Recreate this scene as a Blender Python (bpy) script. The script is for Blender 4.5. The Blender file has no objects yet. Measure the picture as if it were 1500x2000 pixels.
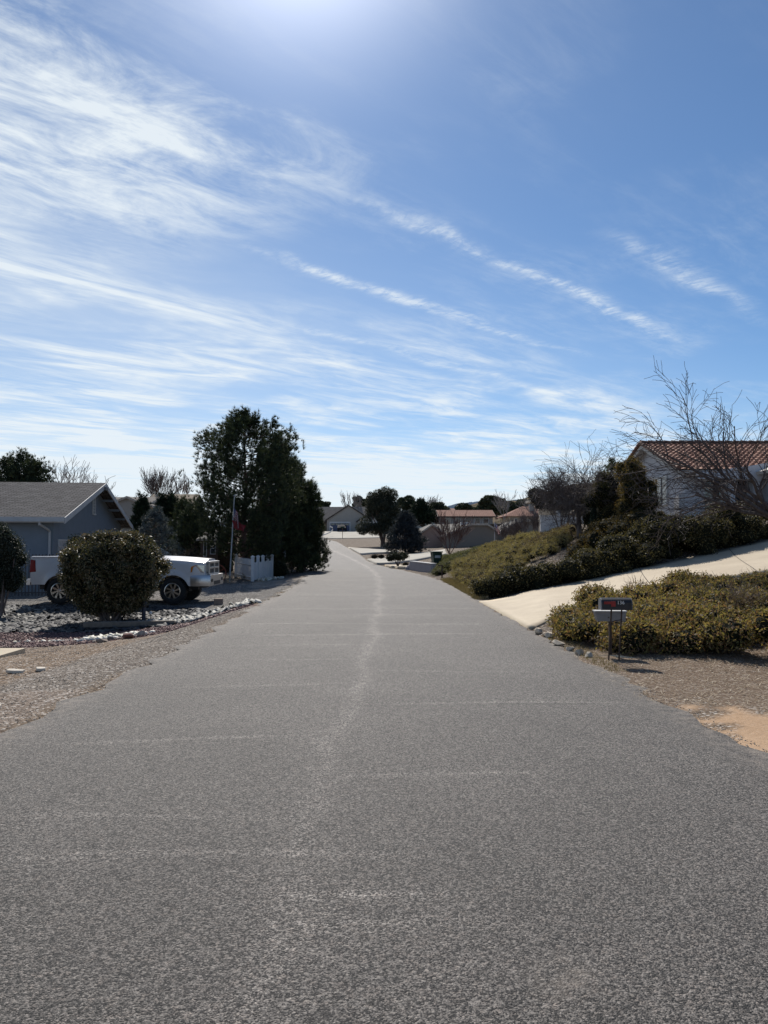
import bpy, bmesh, math, random
import numpy as np
from mathutils import Vector, Matrix
R = math.radians
random.seed(7)
rng = np.random.default_rng(7)
sc = bpy.context.scene
COL = sc.collection

# ------------------------------------------------------------------ camera
CAMZ = 1.6
cam_d = bpy.data.cameras.new('camera')
cam_d.sensor_fit = 'VERTICAL'; cam_d.sensor_height = 36.0; cam_d.lens = 27.0
cam_d.clip_start = 0.05; cam_d.clip_end = 20000
cam = bpy.data.objects.new('camera', cam_d); COL.objects.link(cam)
cam.location = (0, 0, CAMZ)
cam.rotation_euler = (R(90 + 2.37), 0, 0)
sc.camera = cam
def WX(px, D): return (px - 750) / 1500 * D
def WZ(py, D): return CAMZ + (1062 - py) / 1500 * D

# ------------------------------------------------------------------ light
SUN_EL, SUN_AZ = 43.0, -7.0        # azimuth from +Y, negative = to the left
sun_d = bpy.data.lights.new('sun', 'SUN'); sun_d.energy = 5.0; sun_d.angle = R(0.53)
sun_d.color = (1.0, 0.94, 0.86)
sun = bpy.data.objects.new('sun', sun_d); COL.objects.link(sun)
sdir = Vector((math.sin(R(SUN_AZ)) * math.cos(R(SUN_EL)), math.cos(R(SUN_AZ)) * math.cos(R(SUN_EL)), math.sin(R(SUN_EL))))
sun.rotation_euler = sdir.to_track_quat('Z', 'Y').to_euler()
sc.view_settings.view_transform = 'Standard'
sc.view_settings.look = 'None'
sc.view_settings.exposure = 0.0
sc.view_settings.gamma = 1.0
sc.view_settings.use_curve_mapping = False

# ---- tiny expression layer over shader nodes
class E:
    def __init__(s, nt, k): s.nt, s.k = nt, k
    def _m(s, op, *a, clamp=False):
        n = s.nt.nodes.new('ShaderNodeMath'); n.operation = op; n.use_clamp = clamp
        for i, v in enumerate((s,) + a):
            if isinstance(v, E): s.nt.links.new(v.k, n.inputs[i])
            else: n.inputs[i].default_value = v
        return E(s.nt, n.outputs[0])
    def __add__(s, o): return s._m('ADD', o)
    __radd__ = __add__
    def __mul__(s, o): return s._m('MULTIPLY', o)
    __rmul__ = __mul__
    def __sub__(s, o): return s._m('SUBTRACT', o)
    def __rsub__(s, o): return (s * -1.0) + o
    def __truediv__(s, o): return s._m('DIVIDE', o)
    def __pow__(s, o): return s._m('POWER', o)
    def abs(s): return s._m('ABSOLUTE')
    def mx(s, o): return s._m('MAXIMUM', o)
    def mn(s, o): return s._m('MINIMUM', o)
    def clamp(s): return s._m('ADD', 0.0, clamp=True)
    def gauss(s, c, w):
        d = (s - c) / w
        return ((d * d) * -1.0)._m('EXPONENT')
    def ss(s, a, b):
        n = s.nt.nodes.new('ShaderNodeMapRange'); n.interpolation_type = 'SMOOTHSTEP'
        s.nt.links.new(s.k, n.inputs['Value'])
        flip = a > b
        n.inputs['From Min'].default_value = min(a, b); n.inputs['From Max'].default_value = max(a, b)
        n.inputs['To Min'].default_value = 1.0 if flip else 0.0
        n.inputs['To Max'].default_value = 0.0 if flip else 1.0
        return E(s.nt, n.outputs[0])
def comb(nt, x, y, z):
    n = nt.nodes.new('ShaderNodeCombineXYZ')
    for i, v in enumerate((x, y, z)):
        if isinstance(v, E): nt.links.new(v.k, n.inputs[i])
        else: n.inputs[i].default_value = v
    return n.outputs[0]
def noise(nt, vec, scale=1.0, detail=4.0, rough=0.5, dist=0.0):
    n = nt.nodes.new('ShaderNodeTexNoise'); n.inputs['Scale'].default_value = scale
    n.inputs['Detail'].default_value = detail; n.inputs['Roughness'].default_value = rough
    n.inputs['Distortion'].default_value = dist
    if vec is not None: nt.links.new(vec, n.inputs['Vector'])
    return E(nt, n.outputs[0])
def mixc(nt, fac, a, b, mode='MIX'):
    n = nt.nodes.new('ShaderNodeMix'); n.data_type = 'RGBA'; n.blend_type = mode
    for s, v in ((n.inputs[0], fac), (n.inputs[6], a), (n.inputs[7], b)):
        if isinstance(v, E): nt.links.new(v.k, s)
        elif isinstance(v, bpy.types.NodeSocket): nt.links.new(v, s)
        elif isinstance(v, (int, float)): s.default_value = v
        else: s.default_value = tuple(v) + ((1.0,) if len(v) == 3 else ())
    return n.outputs[2]

# ------------------------------------------------------------------ sky
SKY = 0.100
w = bpy.data.worlds.new('World'); sc.world = w; w.use_nodes = True
nt = w.node_tree; nt.nodes.clear()
out = nt.nodes.new('ShaderNodeOutputWorld'); bg = nt.nodes.new('ShaderNodeBackground')
bg.inputs['Strength'].default_value = SKY
nt.links.new(bg.outputs[0], out.inputs['Surface'])
sky = nt.nodes.new('ShaderNodeTexSky'); sky.sky_type = 'NISHITA'; sky.sun_disc = False
sky.sun_elevation = R(SUN_EL); sky.sun_rotation = R(SUN_AZ); sky.altitude = 1500
sky.air_density = 1.0; sky.dust_density = 0.35; sky.ozone_density = 2.6
geo = nt.nodes.new('ShaderNodeNewGeometry')
sep = nt.nodes.new('ShaderNodeSeparateXYZ')
tcw = nt.nodes.new('ShaderNodeTexCoord'); nt.links.new(tcw.outputs['Generated'], sep.inputs[0])
X, Y, Z = (E(nt, sep.outputs[i]) for i in range(3))
Zc = Z.mx(0.012)
u, v = X / Zc, Y / Zc                       # the cirrus layer seen as a level sheet overhead
s_ = (u + v) * 0.7071; t_ = (v - u) * 0.7071
P2 = comb(nt, s_, t_, 0.0)
wob = noise(nt, P2, 1.3, 3, 0.5) - 0.5
wob2 = noise(nt, P2, 6.0, 4, 0.6) - 0.5
tw = t_ + wob * 0.34 + wob2 * 0.11
fib = noise(nt, comb(nt, s_ * 2.0, t_ * 9.0, 1.7), 1.0, 7, 0.68, 0.6)      # fibres along the wind
rip = noise(nt, comb(nt, s_ * 24.0, t_ * 11.0, 4.1), 1.0, 5, 0.68, 0.8)      # cross ripples
big = noise(nt, comb(nt, s_ * 0.8, t_ * 1.3, 9.0), 1.0, 5, 0.55, 0.3)
puff = noise(nt, comb(nt, s_ * 3.2, t_ * 5.0, 2.2), 1.0, 9, 0.66, 0.5)
def streak(c, wd, s0, s1, amp):
    body = tw.gauss(c, wd)
    return body * s_.ss(s0, s0 + 0.45) * s_.ss(s1, s1 - 1.1) * (rip * 3.2 - 0.9).clamp() * (puff.ss(0.32, 0.62) * 0.95 + 0.15) * amp
m = streak(2.13, 0.042, 1.30, 3.9, 0.60)
m = m + streak(1.60, 0.040, 1.35, 4.1, 0.56)
m = m + streak(1.19, 0.055, 2.1, 4.0, 0.40)
m = m + streak(2.75, 0.05, 2.0, 5.0, 0.30)
mass = (tw + (puff - 0.5) * 0.5).ss(1.36, 1.66) * tw.ss(2.75, 1.95) * s_.ss(1.62, 0.95)
m = m + mass * (puff.ss(0.30, 0.68) * 0.66 + fib.ss(0.3, 0.75) * 0.26)
puff2 = noise(nt, comb(nt, s_ * 1.1, t_ * 2.6, 7.7), 1.0, 8, 0.62, 0.8)
low = t_.ss(2.1, 2.9) * big.ss(0.34, 0.58)
m = m + low * (fib.ss(0.30, 0.75) * 0.16 + puff2.ss(0.36, 0.70) * 0.58)
veil = (fib * 0.5 + puff * 0.5).ss(0.40, 0.72) * big.ss(0.38, 0.65) * 0.26
m = m + veil + t_.ss(1.0, 2.6) * 0.11 + t_.ss(1.7, 2.9) * X.ss(0.15, -0.35) * (puff2 * 0.36 + 0.06)
el = Z
hb = noise(nt, comb(nt, X * 2.2, Y * 0.3, Z * 34.0), 1.0, 5, 0.6, 0.4)
bank = el.ss(0.165, 0.055) * (hb.ss(0.30, 0.62) * 0.62 + 0.36)
bank = bank * ((X * -1.3).ss(-0.75, 0.15) * 0.55 + 0.45)
m = ((m + bank) * Z.ss(-0.02, 0.005))._m('MINIMUM', 0.93)
# deeper zenith blue of the photograph, cloud white
tint = mixc(nt, 1.0, sky.outputs[0], (0.74, 0.90, 1.00), 'MULTIPLY')
sd_ = sdir
dot_ = X * sd_.x + Y * sd_.y + Z * sd_.z
glow = dot_.mx(0.0) ** 110.0 * 11.0 + dot_.mx(0.0) ** 16.0 * 0.7      # aureole of thin ice cloud round the sun
gc_ = nt.nodes.new('ShaderNodeVectorMath'); gc_.operation = 'SCALE'; gc_.inputs[0].default_value = (1.0, .98, .99); nt.links.new(glow.k, gc_.inputs['Scale'])
gsum = nt.nodes.new('ShaderNodeVectorMath'); gsum.operation = 'ADD'; nt.links.new(tint, gsum.inputs[0]); nt.links.new(gc_.outputs[0], gsum.inputs[1])
colr = mixc(nt, m, gsum.outputs[0], (8.3, 9.0, 9.5))
nt.links.new(colr, bg.inputs['Color'])
w.cycles.sampling_method = 'AUTOMATIC'

# ------------------------------------------------------------------ materials
MATS = {}
def newmat(name):
    m_ = bpy.data.materials.new(name); m_.use_nodes = True
    n = m_.node_tree; b = n.nodes['Principled BSDF']
    return m_, n, b
def objco(n, kind='Object'):
    return n.nodes.new('ShaderNodeTexCoord').outputs[kind]
def bump(n, b, h, strength=0.3, dist=0.02):
    bn = n.nodes.new('ShaderNodeBump'); bn.inputs['Strength'].default_value = strength
    bn.inputs['Distance'].default_value = dist
    n.links.new(h.k if isinstance(h, E) else h, bn.inputs['Height']); n.links.new(bn.outputs[0], b.inputs['Normal'])
def mat(name, col, rough=0.7, var=0.15, scale=6.0, metal=0.0, bs=0.15, bscale=40.0, spec=0.4):
    if name in MATS: return MATS[name]
    m_, n, b = newmat(name); co = objco(n)
    a = noise(n, co, scale, 6, 0.6)
    c1 = tuple(min(1, c * (1 + var)) for c in col); c0 = tuple(c * (1 - var) for c in col)
    n.links.new(mixc(n, a.ss(0.3, 0.7), c0, c1), b.inputs['Base Color'])
    b.inputs['Roughness'].default_value = rough; b.inputs['Metallic'].default_value = metal
    b.inputs['Specular IOR Level'].default_value = spec
    if bs > 0: bump(n, b, noise(n, co, bscale, 4, 0.6), bs, 0.01)
    MATS[name] = m_; return m_
def leafmat(name, cols, rough=0.45, trans=0.3, spec=0.4, nscale=1.6):
    if name in MATS: return MATS[name]
    m_, n, b = newmat(name)
    at = n.nodes.new('ShaderNodeAttribute'); at.attribute_name = 'rnd'
    r = E(n, at.outputs['Fac'])
    big = noise(n, objco(n), nscale, 3, 0.5)
    f = (r * 0.95 + big * 0.95 - 0.42).clamp()
    ramp = n.nodes.new('ShaderNodeValToRGB'); n.links.new(f.k, ramp.inputs[0])
    while len(ramp.color_ramp.elements) < len(cols): ramp.color_ramp.elements.new(0.5)
    for i, c in enumerate(cols):
        ramp.color_ramp.elements[i].position = i / (len(cols) - 1)
        ramp.color_ramp.elements[i].color = (*c, 1)
    n.links.new(ramp.outputs[0], b.inputs['Base Color'])
    b.inputs['Roughness'].default_value = rough; b.inputs['Specular IOR Level'].default_value = spec
    tr = n.nodes.new('ShaderNodeBsdfTranslucent')
    n.links.new(mixc(n, 1.0, ramp.outputs[0], (1.3, 1.25, 0.7), 'MULTIPLY'), tr.inputs[0])
    mx = n.nodes.new('ShaderNodeMixShader'); mx.inputs[0].default_value = trans
    n.links.new(b.outputs[0], mx.inputs[1]); n.links.new(tr.outputs[0], mx.inputs[2])
    n.links.new(mx.outputs[0], n.nodes['Material Output'].inputs['Surface'])
    MATS[name] = m_; return m_
def barkmat(name, c0, c1, sc_=14.0):
    if name in MATS: return MATS[name]
    m_, n, b = newmat(name); co = objco(n)
    mp = n.nodes.new('ShaderNodeMapping'); mp.inputs['Scale'].default_value = (1, 1, 0.25); n.links.new(co, mp.inputs[0])
    a = noise(n, mp.outputs[0], sc_, 6, 0.65)
    n.links.new(mixc(n, a.ss(0.3, 0.7), c0, c1), b.inputs['Base Color']); b.inputs['Roughness'].default_value = 0.85
    bump(n, b, a, 0.6, 0.03); MATS[name] = m_; return m_
def uvmat(name, kind, cols, bw, bh, mortar, rough=0.85, bs=0.5, offset=0.5):
    """courses laid in UV metres (shingles, blocks, siding)"""
    if name in MATS: return MATS[name]
    m_, n, b = newmat(name); uv = objco(n, 'UV')
    br = n.nodes.new('ShaderNodeTexBrick'); n.links.new(uv, br.inputs['Vector'])
    br.offset = offset
    br.inputs['Color1'].default_value = (*cols[0], 1); br.inputs['Color2'].default_value = (*cols[1], 1)
    br.inputs['Mortar'].default_value = (*cols[2], 1); br.inputs['Scale'].default_value = 1.0
    br.inputs['Mortar Size'].default_value = mortar; br.inputs['Brick Width'].default_value = bw
    br.inputs['Row Height'].default_value = bh; br.inputs['Mortar Smooth'].default_value = 0.3
    a = noise(n, uv, 1.5, 6, 0.65); g = noise(n, uv, 40, 3, 0.6)
    c = mixc(n, a.ss(0.3, 0.72) * 0.5, br.outputs[0], (0.6, 0.6, 0.6), 'MULTIPLY')
    c = mixc(n, g.ss(0.35, 0.65) * 0.4, c, (0.6, 0.6, 0.6), 'MULTIPLY')
    n.links.new(c, b.inputs['Base Color']); b.inputs['Roughness'].default_value = rough
    b.inputs['Specular IOR Level'].default_value = 0.12
    bump(n, b, (E(n, br.outputs['Fac']) * -1.0) + g * 0.3, bs, 0.012)
    MATS[name] = m_; return m_

# ------------------------------------------------------------------ object helpers
def link(o, parent=None):
    COL.objects.link(o)
    if parent is not None: o.parent = parent
    return o
def tag(o, label=None, cat=None, group=None, kind=None):
    if label: o['label'] = label
    if cat: o['category'] = cat
    if group: o['group'] = group
    if kind: o['kind'] = kind
    return o
def empty(name, loc=(0, 0, 0), rz=0.0, label=None, cat=None, group=None):
    o = bpy.data.objects.new(name, None); o.empty_display_size = 0.2
    o.location = loc; o.rotation_euler = (0, 0, rz); link(o)
    return tag(o, label, cat, group)
def npmesh(name, V, F, material, parent=None, smooth=False, face_attr=None, loc=None):
    """V (n,3); F (m,k) one polygon size"""
    V = np.asarray(V, dtype=np.float32); F = np.asarray(F, dtype=np.int32)
    me = bpy.data.meshes.new(name); k = F.shape[1]
    me.vertices.add(len(V)); me.vertices.foreach_set('co', V.ravel())
    me.loops.add(F.size); me.loops.foreach_set('vertex_index', F.ravel())
    me.polygons.add(len(F)); me.polygons.foreach_set('loop_start', np.arange(0, F.size, k, dtype=np.int32))
    me.update(calc_edges=True)
    if smooth: me.polygons.foreach_set('use_smooth', np.ones(len(F), dtype=bool))
    if face_attr is not None:
        a = me.attributes.new('rnd', 'FLOAT', 'FACE'); a.data.foreach_set('value', np.asarray(face_attr, dtype=np.float32))
    if material is not None: me.materials.append(material)
    o = bpy.data.objects.new(name, me)
    if loc is not None: o.location = loc
    return link(o, parent)
class MB:
    def __init__(s): s.v = []; s.f = []; s.uv = {}
    def add(s, vs, fs):
        b = len(s.v); s.v += [tuple(p) for p in vs]; s.f += [tuple(b + i for i in f) for f in fs]; return s
    def box(s, a, b):
        x0, y0, z0 = a; x1, y1, z1 = b
        x0, x1 = min(x0, x1), max(x0, x1); y0, y1 = min(y0, y1), max(y0, y1); z0, z1 = min(z0, z1), max(z0, z1)
        return s.add([(x0, y0, z0), (x1, y0, z0), (x1, y1, z0), (x0, y1, z0), (x0, y0, z1), (x1, y0, z1), (x1, y1, z1), (x0, y1, z1)],
                     [(0, 3, 2, 1), (4, 5, 6, 7), (0, 1, 5, 4), (1, 2, 6, 5), (2, 3, 7, 6), (3, 0, 4, 7)])
    def obox(s, c, ux, uy, uz):
        c, ux, uy, uz = map(Vector, (c, ux, uy, uz))
        vs = [c + ux * a + uy * b + uz * d for d in (-1, 1) for a, b in ((-1, -1), (1, -1), (1, 1), (-1, 1))]
        return s.add(vs, [(0, 3, 2, 1), (4, 5, 6, 7), (0, 1, 5, 4), (1, 2, 6, 5), (2, 3, 7, 6), (3, 0, 4, 7)])
    def slab(s, p, th):
        """quad p (4 points) given thickness downwards along its normal"""
        p = [Vector(q) for q in p]; n = (p[1] - p[0]).cross(p[3] - p[0]).normalized()
        if n.z < 0: n = -n
        q = [a - n * th for a in p]
        return s.add(p + q, [(0, 1, 2, 3), (7, 6, 5, 4), (0, 4, 5, 1), (1, 5, 6, 2), (2, 6, 7, 3), (3, 7, 4, 0)])
    def prism(s, pts, off):
        """planar polygon extruded by vector off"""
        n = len(pts); off = Vector(off); a = [Vector(p) for p in pts]; b = [p + off for p in a]
        fs = [tuple(range(n)), tuple(range(2 * n - 1, n - 1, -1))] + [(i, (i + 1) % n, n + (i + 1) % n, n + i) for i in range(n)]
        return s.add(a + b, fs)
    def tube(s, pts, rad, k=8, cap=True):
        pts = [Vector(p) for p in pts]; rad = rad if hasattr(rad, '__len__') else [rad] * len(pts)
        vs = []; fs = []; up = None
        for i, p in enumerate(pts):
            d = (pts[min(i + 1, len(pts) - 1)] - pts[max(i - 1, 0)]).normalized()
            if up is None: up = Vector((0, 0, 1)) if abs(d.z) < 0.9 else Vector((1, 0, 0))
            a = d.cross(up)
            if a.length < 1e-4: a = d.cross(Vector((0.3, 1, 0.2)))
            a.normalize(); b_ = d.cross(a)
            for j in range(k):
                t = 2 * math.pi * j / k
                vs.append(p + a * (math.cos(t) * rad[i]) + b_ * (math.sin(t) * rad[i]))
        for i in range(len(pts) - 1):
            for j in range(k):
                j2 = (j + 1) % k
                fs.append((i * k + j, i * k + j2, (i + 1) * k + j2, (i + 1) * k + j))
        if cap: fs += [tuple(range(k - 1, -1, -1)), tuple((len(pts) - 1) * k + j for j in range(k))]
        return s.add(vs, fs)
    def lathe(s, prof, c=(0, 0, 0), axis='z', k=24):
        vs = []; fs = []; c = Vector(c)
        for (r, h) in prof:
            for j in range(k):
                t = 2 * math.pi * j / k; x, y = r * math.cos(t), r * math.sin(t)
                vs.append(c + (Vector((x, y, h)) if axis == 'z' else Vector((x, h, y))))
        for i in range(len(prof) - 1):
            for j in range(k):
                j2 = (j + 1) % k; q = (i * k + j, i * k + j2, (i + 1) * k + j2, (i + 1) * k + j)
                fs.append(q if axis == 'z' else q[::-1])
        return s.add(vs, fs)
    def build(s, name, material, parent=None, bevel=0.0, smooth=False, uvplanar=False, loc=None):
        me = bpy.data.meshes.new(name); me.from_pydata(s.v, [], s.f); me.update()
        bm = bmesh.new(); bm.from_mesh(me)
        bmesh.ops.remove_doubles(bm, verts=bm.verts, dist=1e-5)
        bmesh.ops.recalc_face_normals(bm, faces=bm.faces)
        if bevel > 0:
            es = [e for e in bm.edges if len(e.link_faces) == 2 and e.calc_face_angle(0) > 0.5]
            bmesh.ops.bevel(bm, geom=es, offset=bevel, segments=2, affect='EDGES', profile=0.6, clamp_overlap=True)
        if uvplanar:
            uvl = bm.loops.layers.uv.new('UVMap')
            for f in bm.faces:
                n = f.normal
                e1 = Vector((-n.y, n.x, 0)) if abs(n.z) < 0.999 else Vector((1, 0, 0))
                e1.normalize(); e2 = n.cross(e1)
                for l in f.loops: l[uvl].uv = (l.vert.co.dot(e1), l.vert.co.dot(e2))
        bm.to_mesh(me); bm.free()
        if smooth:
            for p in me.polygons: p.use_smooth = True
            try: me.set_sharp_from_angle(angle=R(38))
            except Exception: pass
        me.materials.append(material)
        o = bpy.data.objects.new(name, me)
        if loc is not None: o.location = loc
        return link(o, parent)
def copy_tree(o, loc=None, rz=None, scale=None, label=None, parent=None):
    c = o.copy(); COL.objects.link(c); c.parent = parent
    if loc is not None: c.location = loc
    if rz is not None: c.rotation_euler = (0, 0, rz)
    if scale is not None: c.scale = (scale,) * 3
    if label: c['label'] = label
    for ch in list(o.children): copy_tree(ch, parent=c)
    return c

# ------------------------------------------------------------------ terrain
RE = np.array([(-12, 3.0), (5.6, 2.88), (10, 2.84), (14.7, 2.72), (21, 2.68), (30, 2.62), (33, 2.5), (36, 2.25), (40, 1.95), (45, 1.4),
               (48, 0.85), (56, -0.3), (65, -1.3), (76, -2.3), (92, -4.2), (120, -7.4), (138, -10.5), (150, -13.5)])
LE = np.array([(-12, -3.4), (6.5, -3.26), (10.5, -3.16), (18.75, -3.25), (28, -3.4), (35, -3.7), (43, -4.2), (50, -5.0), (60, -6.2), (76, -8.1),
               (92, -10.2), (120, -13.6), (138, -16.8), (150, -19.5)])
ZR = np.array([(-12, 0), (50, 0), (58, 0.02), (65, 0.12), (76, 0.45), (92, 1.05), (120, 1.95), (135, 2.35), (150, 3.0), (180, 4.0), (250, 6)])
def smooth_interp(y, T):
    y = np.asarray(y, dtype=float)
    return sum(np.interp(y + d, T[:, 0], T[:, 1]) for d in (-3, -1.5, 0, 1.5, 3)) / 5
def re_(y): return smooth_interp(y, RE)
def le_(y): return smooth_interp(y, LE)
def zr_(y): return smooth_interp(y, ZR)
CP = np.array([
 (4.5, 3, 0), (4.5, 6, 0), (4.5, 10, -.05), (8, 8, 0), (12, 8, .1), (22, 8, .5), (30, 0, .6), (10, -8, .1), (-10, -8, -.1), (-25, 0, -.1),
 (5, 13, .15), (8, 13, .35), (12, 14, .50), (8, 16.5, .46), (12, 18, .72), (18, 16, 1.0),
 (4.5, 17.6, .26), (4.5, 21.5, .26), (6.3, 19, .5), (6.3, 22.5, .52), (10, 20.5, .93), (10, 24, 1.08), (13, 22, 1.42), (13, 25, 1.65), (18, 23, 2.4), (18, 26.5, 2.45),
 (4.4, 27, .45), (4.2, 33, .6), (4.3, 40, .45), (2.9, 45, .1), (7, 27, 1.15), (8, 30, 1.75), (8.1, 33, 2.05), (11.5, 29, 2.15), (14, 35, 2.6), (12, 40, 2.7), (20, 31, 2.7), (30, 35, 3),
 (6.3, 42, 1.3), (10, 46, 2.4), (16, 50, 2.9), (5, 52, .5), (3.5, 56, .15), (8, 60, .6), (12, 66, .9), (5, 70, .5), (10, 80, 1.0), (20, 80, 1.8), (30, 60, 3), (30, 90, 3), (5, 100, 1.5),
 (20, 120, 3.4), (40, 120, 4.6), (0, 110, 1.6), (-4, 135, 2.4), (0, 150, 3.0), (-5, 168, 4.1), (-22, 168, 4.2), (10, 170, 4.4), (45, 170, 7),
 (-4.5, 5, 0), (-6, 8, -.05), (-6, 11.5, -.18), (-10, 11.5, -.2), (-4.4, 14, -.16), (-6.2, 15.2, -.42), (-10, 15, -.40), (-15, 15, -.38), (-4.6, 18, -.30), (-6.5, 18, -.56), (-10, 18.5, -.60), (-15, 18, -.58), (-6, 20.5, -.52), (-9, 20.8, -.58), (-13, 20.8, -.56), (-4.5, 22.3, -.28), (-7, 22.8, -.48), (-10, 22.9, -.50), (-13, 23, -.5), (-8.5, 24.3, -.31), (-10, 26, -.30), (-6, 26, -.31), (-15, 24, -.32), (-15, 28, -.3),
 (-13, 32, -.3), (-20, 35, -.2), (-25, 20, 0), (-5, 33, -.1), (-8, 40, 0), (-8, 50, .1), (-10, 60, .3), (-20, 60, .5), (-30, 60, .8), (-45, 40, .5),
 (-14, 90, 1.1), (-30, 100, 2), (-50, 100, 3), (-22, 130, 2.3), (-45, 170, 4.5), (0, 200, 5.2), (60, 200, 9)], dtype=float)
def _tps():
    X_ = CP[:, :2]; n = len(X_)
    d = np.linalg.norm(X_[:, None] - X_[None], axis=2); K = d * d * np.log(d + 1e-9); K[d == 0] = 0
    K += np.eye(n) * 2.0
    Pm = np.hstack([np.ones((n, 1)), X_]); A = np.zeros((n + 3, n + 3)); A[:n, :n] = K; A[:n, n:] = Pm; A[n:, :n] = Pm.T
    return np.linalg.solve(A, np.concatenate([CP[:, 2], np.zeros(3)]))
_W = _tps()
def sst(x, a, b):
    t = np.clip((x - a) / (b - a), 0, 1); return t * t * (3 - 2 * t)
def H(x, y):
    x = np.atleast_1d(np.asarray(x, dtype=float)); y = np.atleast_1d(np.asarray(y, dtype=float))
    xc = np.clip(x, -60, 65); yc = np.clip(y, -12, 205)
    out_ = np.empty_like(xc)
    for i in range(0, xc.size, 20000):
        a = xc.ravel()[i:i + 20000]; b = yc.ravel()[i:i + 20000]
        d = np.hypot(a[:, None] - CP[None, :, 0], b[:, None] - CP[None, :, 1])
        out_.ravel()[i:i + 20000] = (d * d * np.log(d + 1e-9)) @ _W[:-3] + _W[-3] + _W[-2] * a + _W[-1] * b
    r, l, zr = re_(y), le_(y), zr_(y)
    dist = np.maximum(x - r, l - x)
    k = sst(dist, 0.0, 1.6)
    k = np.where(y > 145, 1.0, k)
    return zr * (1 - k) + out_ * k
def h1(x, y): return float(H(x, y)[0])

# zone colours of the ground (real soils and gravels)
def inpoly(x, y, poly):
    poly = np.array(poly); c = np.zeros(x.shape, bool); n = len(poly)
    for i in range(n):
        x0, y0 = poly[i]; x1, y1 = poly[(i + 1) % n]
        cond = ((y0 > y) != (y1 > y)); t = (y - y0) / (y1 - y0 if y1 != y0 else 1e-9)
        c ^= cond & (x < x0 + t * (x1 - x0))
    return c
RED = [(-16, 14.9), (-9, 14.8), (-6.8, 15.2), (-5.6, 15.6), (-4.7, 16.4), (-4.0, 17.6), (-3.55, 19.4), (-3.45, 20.6), (-4.4, 19.8), (-5.2, 19.0), (-6.4, 18.8), (-8, 19.2), (-16, 19.2)]
GREY = [(-16, 23.6), (-8, 23.2), (-5.5, 21.8), (-3.2, 21.0), (-3.3, 33.5), (-7, 33.2), (-12.4, 30), (-16, 30)]
ORANGE = [(2.5, 3), (2.9, 7.5), (4.2, 7.25), (5.5, 6.9), (9, 6.4), (14, 5), (14, 0), (2.5, 0)]
STRAW = [(2.6, 7.8), (2.7, 12.5), (4, 11.5), (14, 11.5), (14, 5.5), (9, 6.6), (5.5, 7.0), (4.2, 7.4)]
xs = np.unique(np.concatenate([np.arange(-18, 22, 0.2), -18 - np.cumsum(np.geomspace(0.4, 900, 38)), 22 + np.cumsum(np.geomspace(0.4, 900, 38))]))
ys = np.unique(np.concatenate([np.arange(-4, 36, 0.2), np.arange(36, 60, 0.5), np.arange(60, 205, 2.0), 205 + np.cumsum(np.geomspace(4, 900, 26)), -4 - np.cumsum(np.geomspace(0.5, 700, 16))]))
GX, GY = np.meshgrid(xs, ys)
GZ = H(GX.ravel(), GY.ravel()).reshape(GX.shape)
GZ += (rng.random(GX.shape) - 0.5) * 0.018 * ((np.maximum(GX - re_(GY), le_(GY) - GX) > 0.5) & (GY < 60))
inroad = (GX < re_(GY) - 0.1) & (GX > le_(GY) + 0.1) & (GY < 148)
GZ = np.where(inroad, GZ - 0.05, GZ - 0.0)
jx = GX + (rng.random(GX.shape) - 0.5) * 0.7; jy = GY + (rng.random(GX.shape) - 0.5) * 0.7
col = np.empty(GX.shape + (3,)); col[:] = (0.22, 0.165, 0.115)
def paint(msk, c): col[msk] = c
paint(GX < le_(GY), (0.26, 0.19, 0.13))
paint((GX < le_(GY) + .0) & (GX > le_(GY) - 1.3) & (GY < 20), (0.235, 0.20, 0.165))
paint((GX < -3.3) & (GY < 8.5), (0.28, 0.225, 0.18))
paint(inpoly(jx, jy, RED), (0.15, 0.085, 0.08))
paint((GX < 0) & (GY > 18.3) & (GY < 23.2) & (GX < -5) & ~inpoly(jx, jy, RED), (0.10, 0.095, 0.09))
paint(inpoly(jx, jy, GREY), (0.17, 0.162, 0.15))
paint((GX < le_(GY)) & (GY > 33.2) & (GY < 60), (0.16, 0.13, 0.10))
paint((GX < le_(GY)) & (GX > le_(GY) - 2.0) & (GY > 31) & (GY < 37), (0.33, 0.29, 0.24))
paint((GX > re_(GY)) & (GY > 11), (0.14, 0.105, 0.075))
paint((GX > re_(GY)) & (GY > 60), (0.20, 0.155, 0.11))
paint(inpoly(jx, jy, STRAW), (0.18, 0.13, 0.09))
paint(inpoly(jx, jy, ORANGE), (0.49, 0.335, 0.21))
ny, nx = GX.shape
idx = np.arange(nx * ny).reshape(ny, nx)
Fq = np.stack([idx[:-1, :-1], idx[:-1, 1:], idx[1:, 1:], idx[1:, :-1]], -1).reshape(-1, 4)
m_, n, b = newmat('ground_soil'); co = objco(n)
at = n.nodes.new('ShaderNodeAttribute'); at.attribute_name = 'zone'
g1 = noise(n, co, 26, 5, 0.75); g2 = noise(n, co, 1.1, 5, 0.6)
vo = n.nodes.new('ShaderNodeTexVoronoi'); vo.inputs['Scale'].default_value = 42; n.links.new(co, vo.inputs['Vector'])
sv = n.nodes.new('ShaderNodeSeparateColor'); n.links.new(vo.outputs['Color'], sv.inputs[0])
cell = E(n, sv.outputs[0])
fine = n.nodes.new('ShaderNodeAttribute'); fine.attribute_name = 'peb'
pebk = E(n, fine.outputs['Fac'])
c = mixc(n, g2.ss(0.3, 0.7) * 0.55, at.outputs['Color'], (0.72, 0.68, 0.64), 'MULTIPLY')
c = mixc(n, (1.0 - cell.ss(0.0, 0.55)) * pebk, c, (0.22, 0.21, 0.22), 'MULTIPLY')
c = mixc(n, cell.ss(0.80, 0.95) * pebk * 0.62, c, (0.72, 0.68, 0.62))
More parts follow.
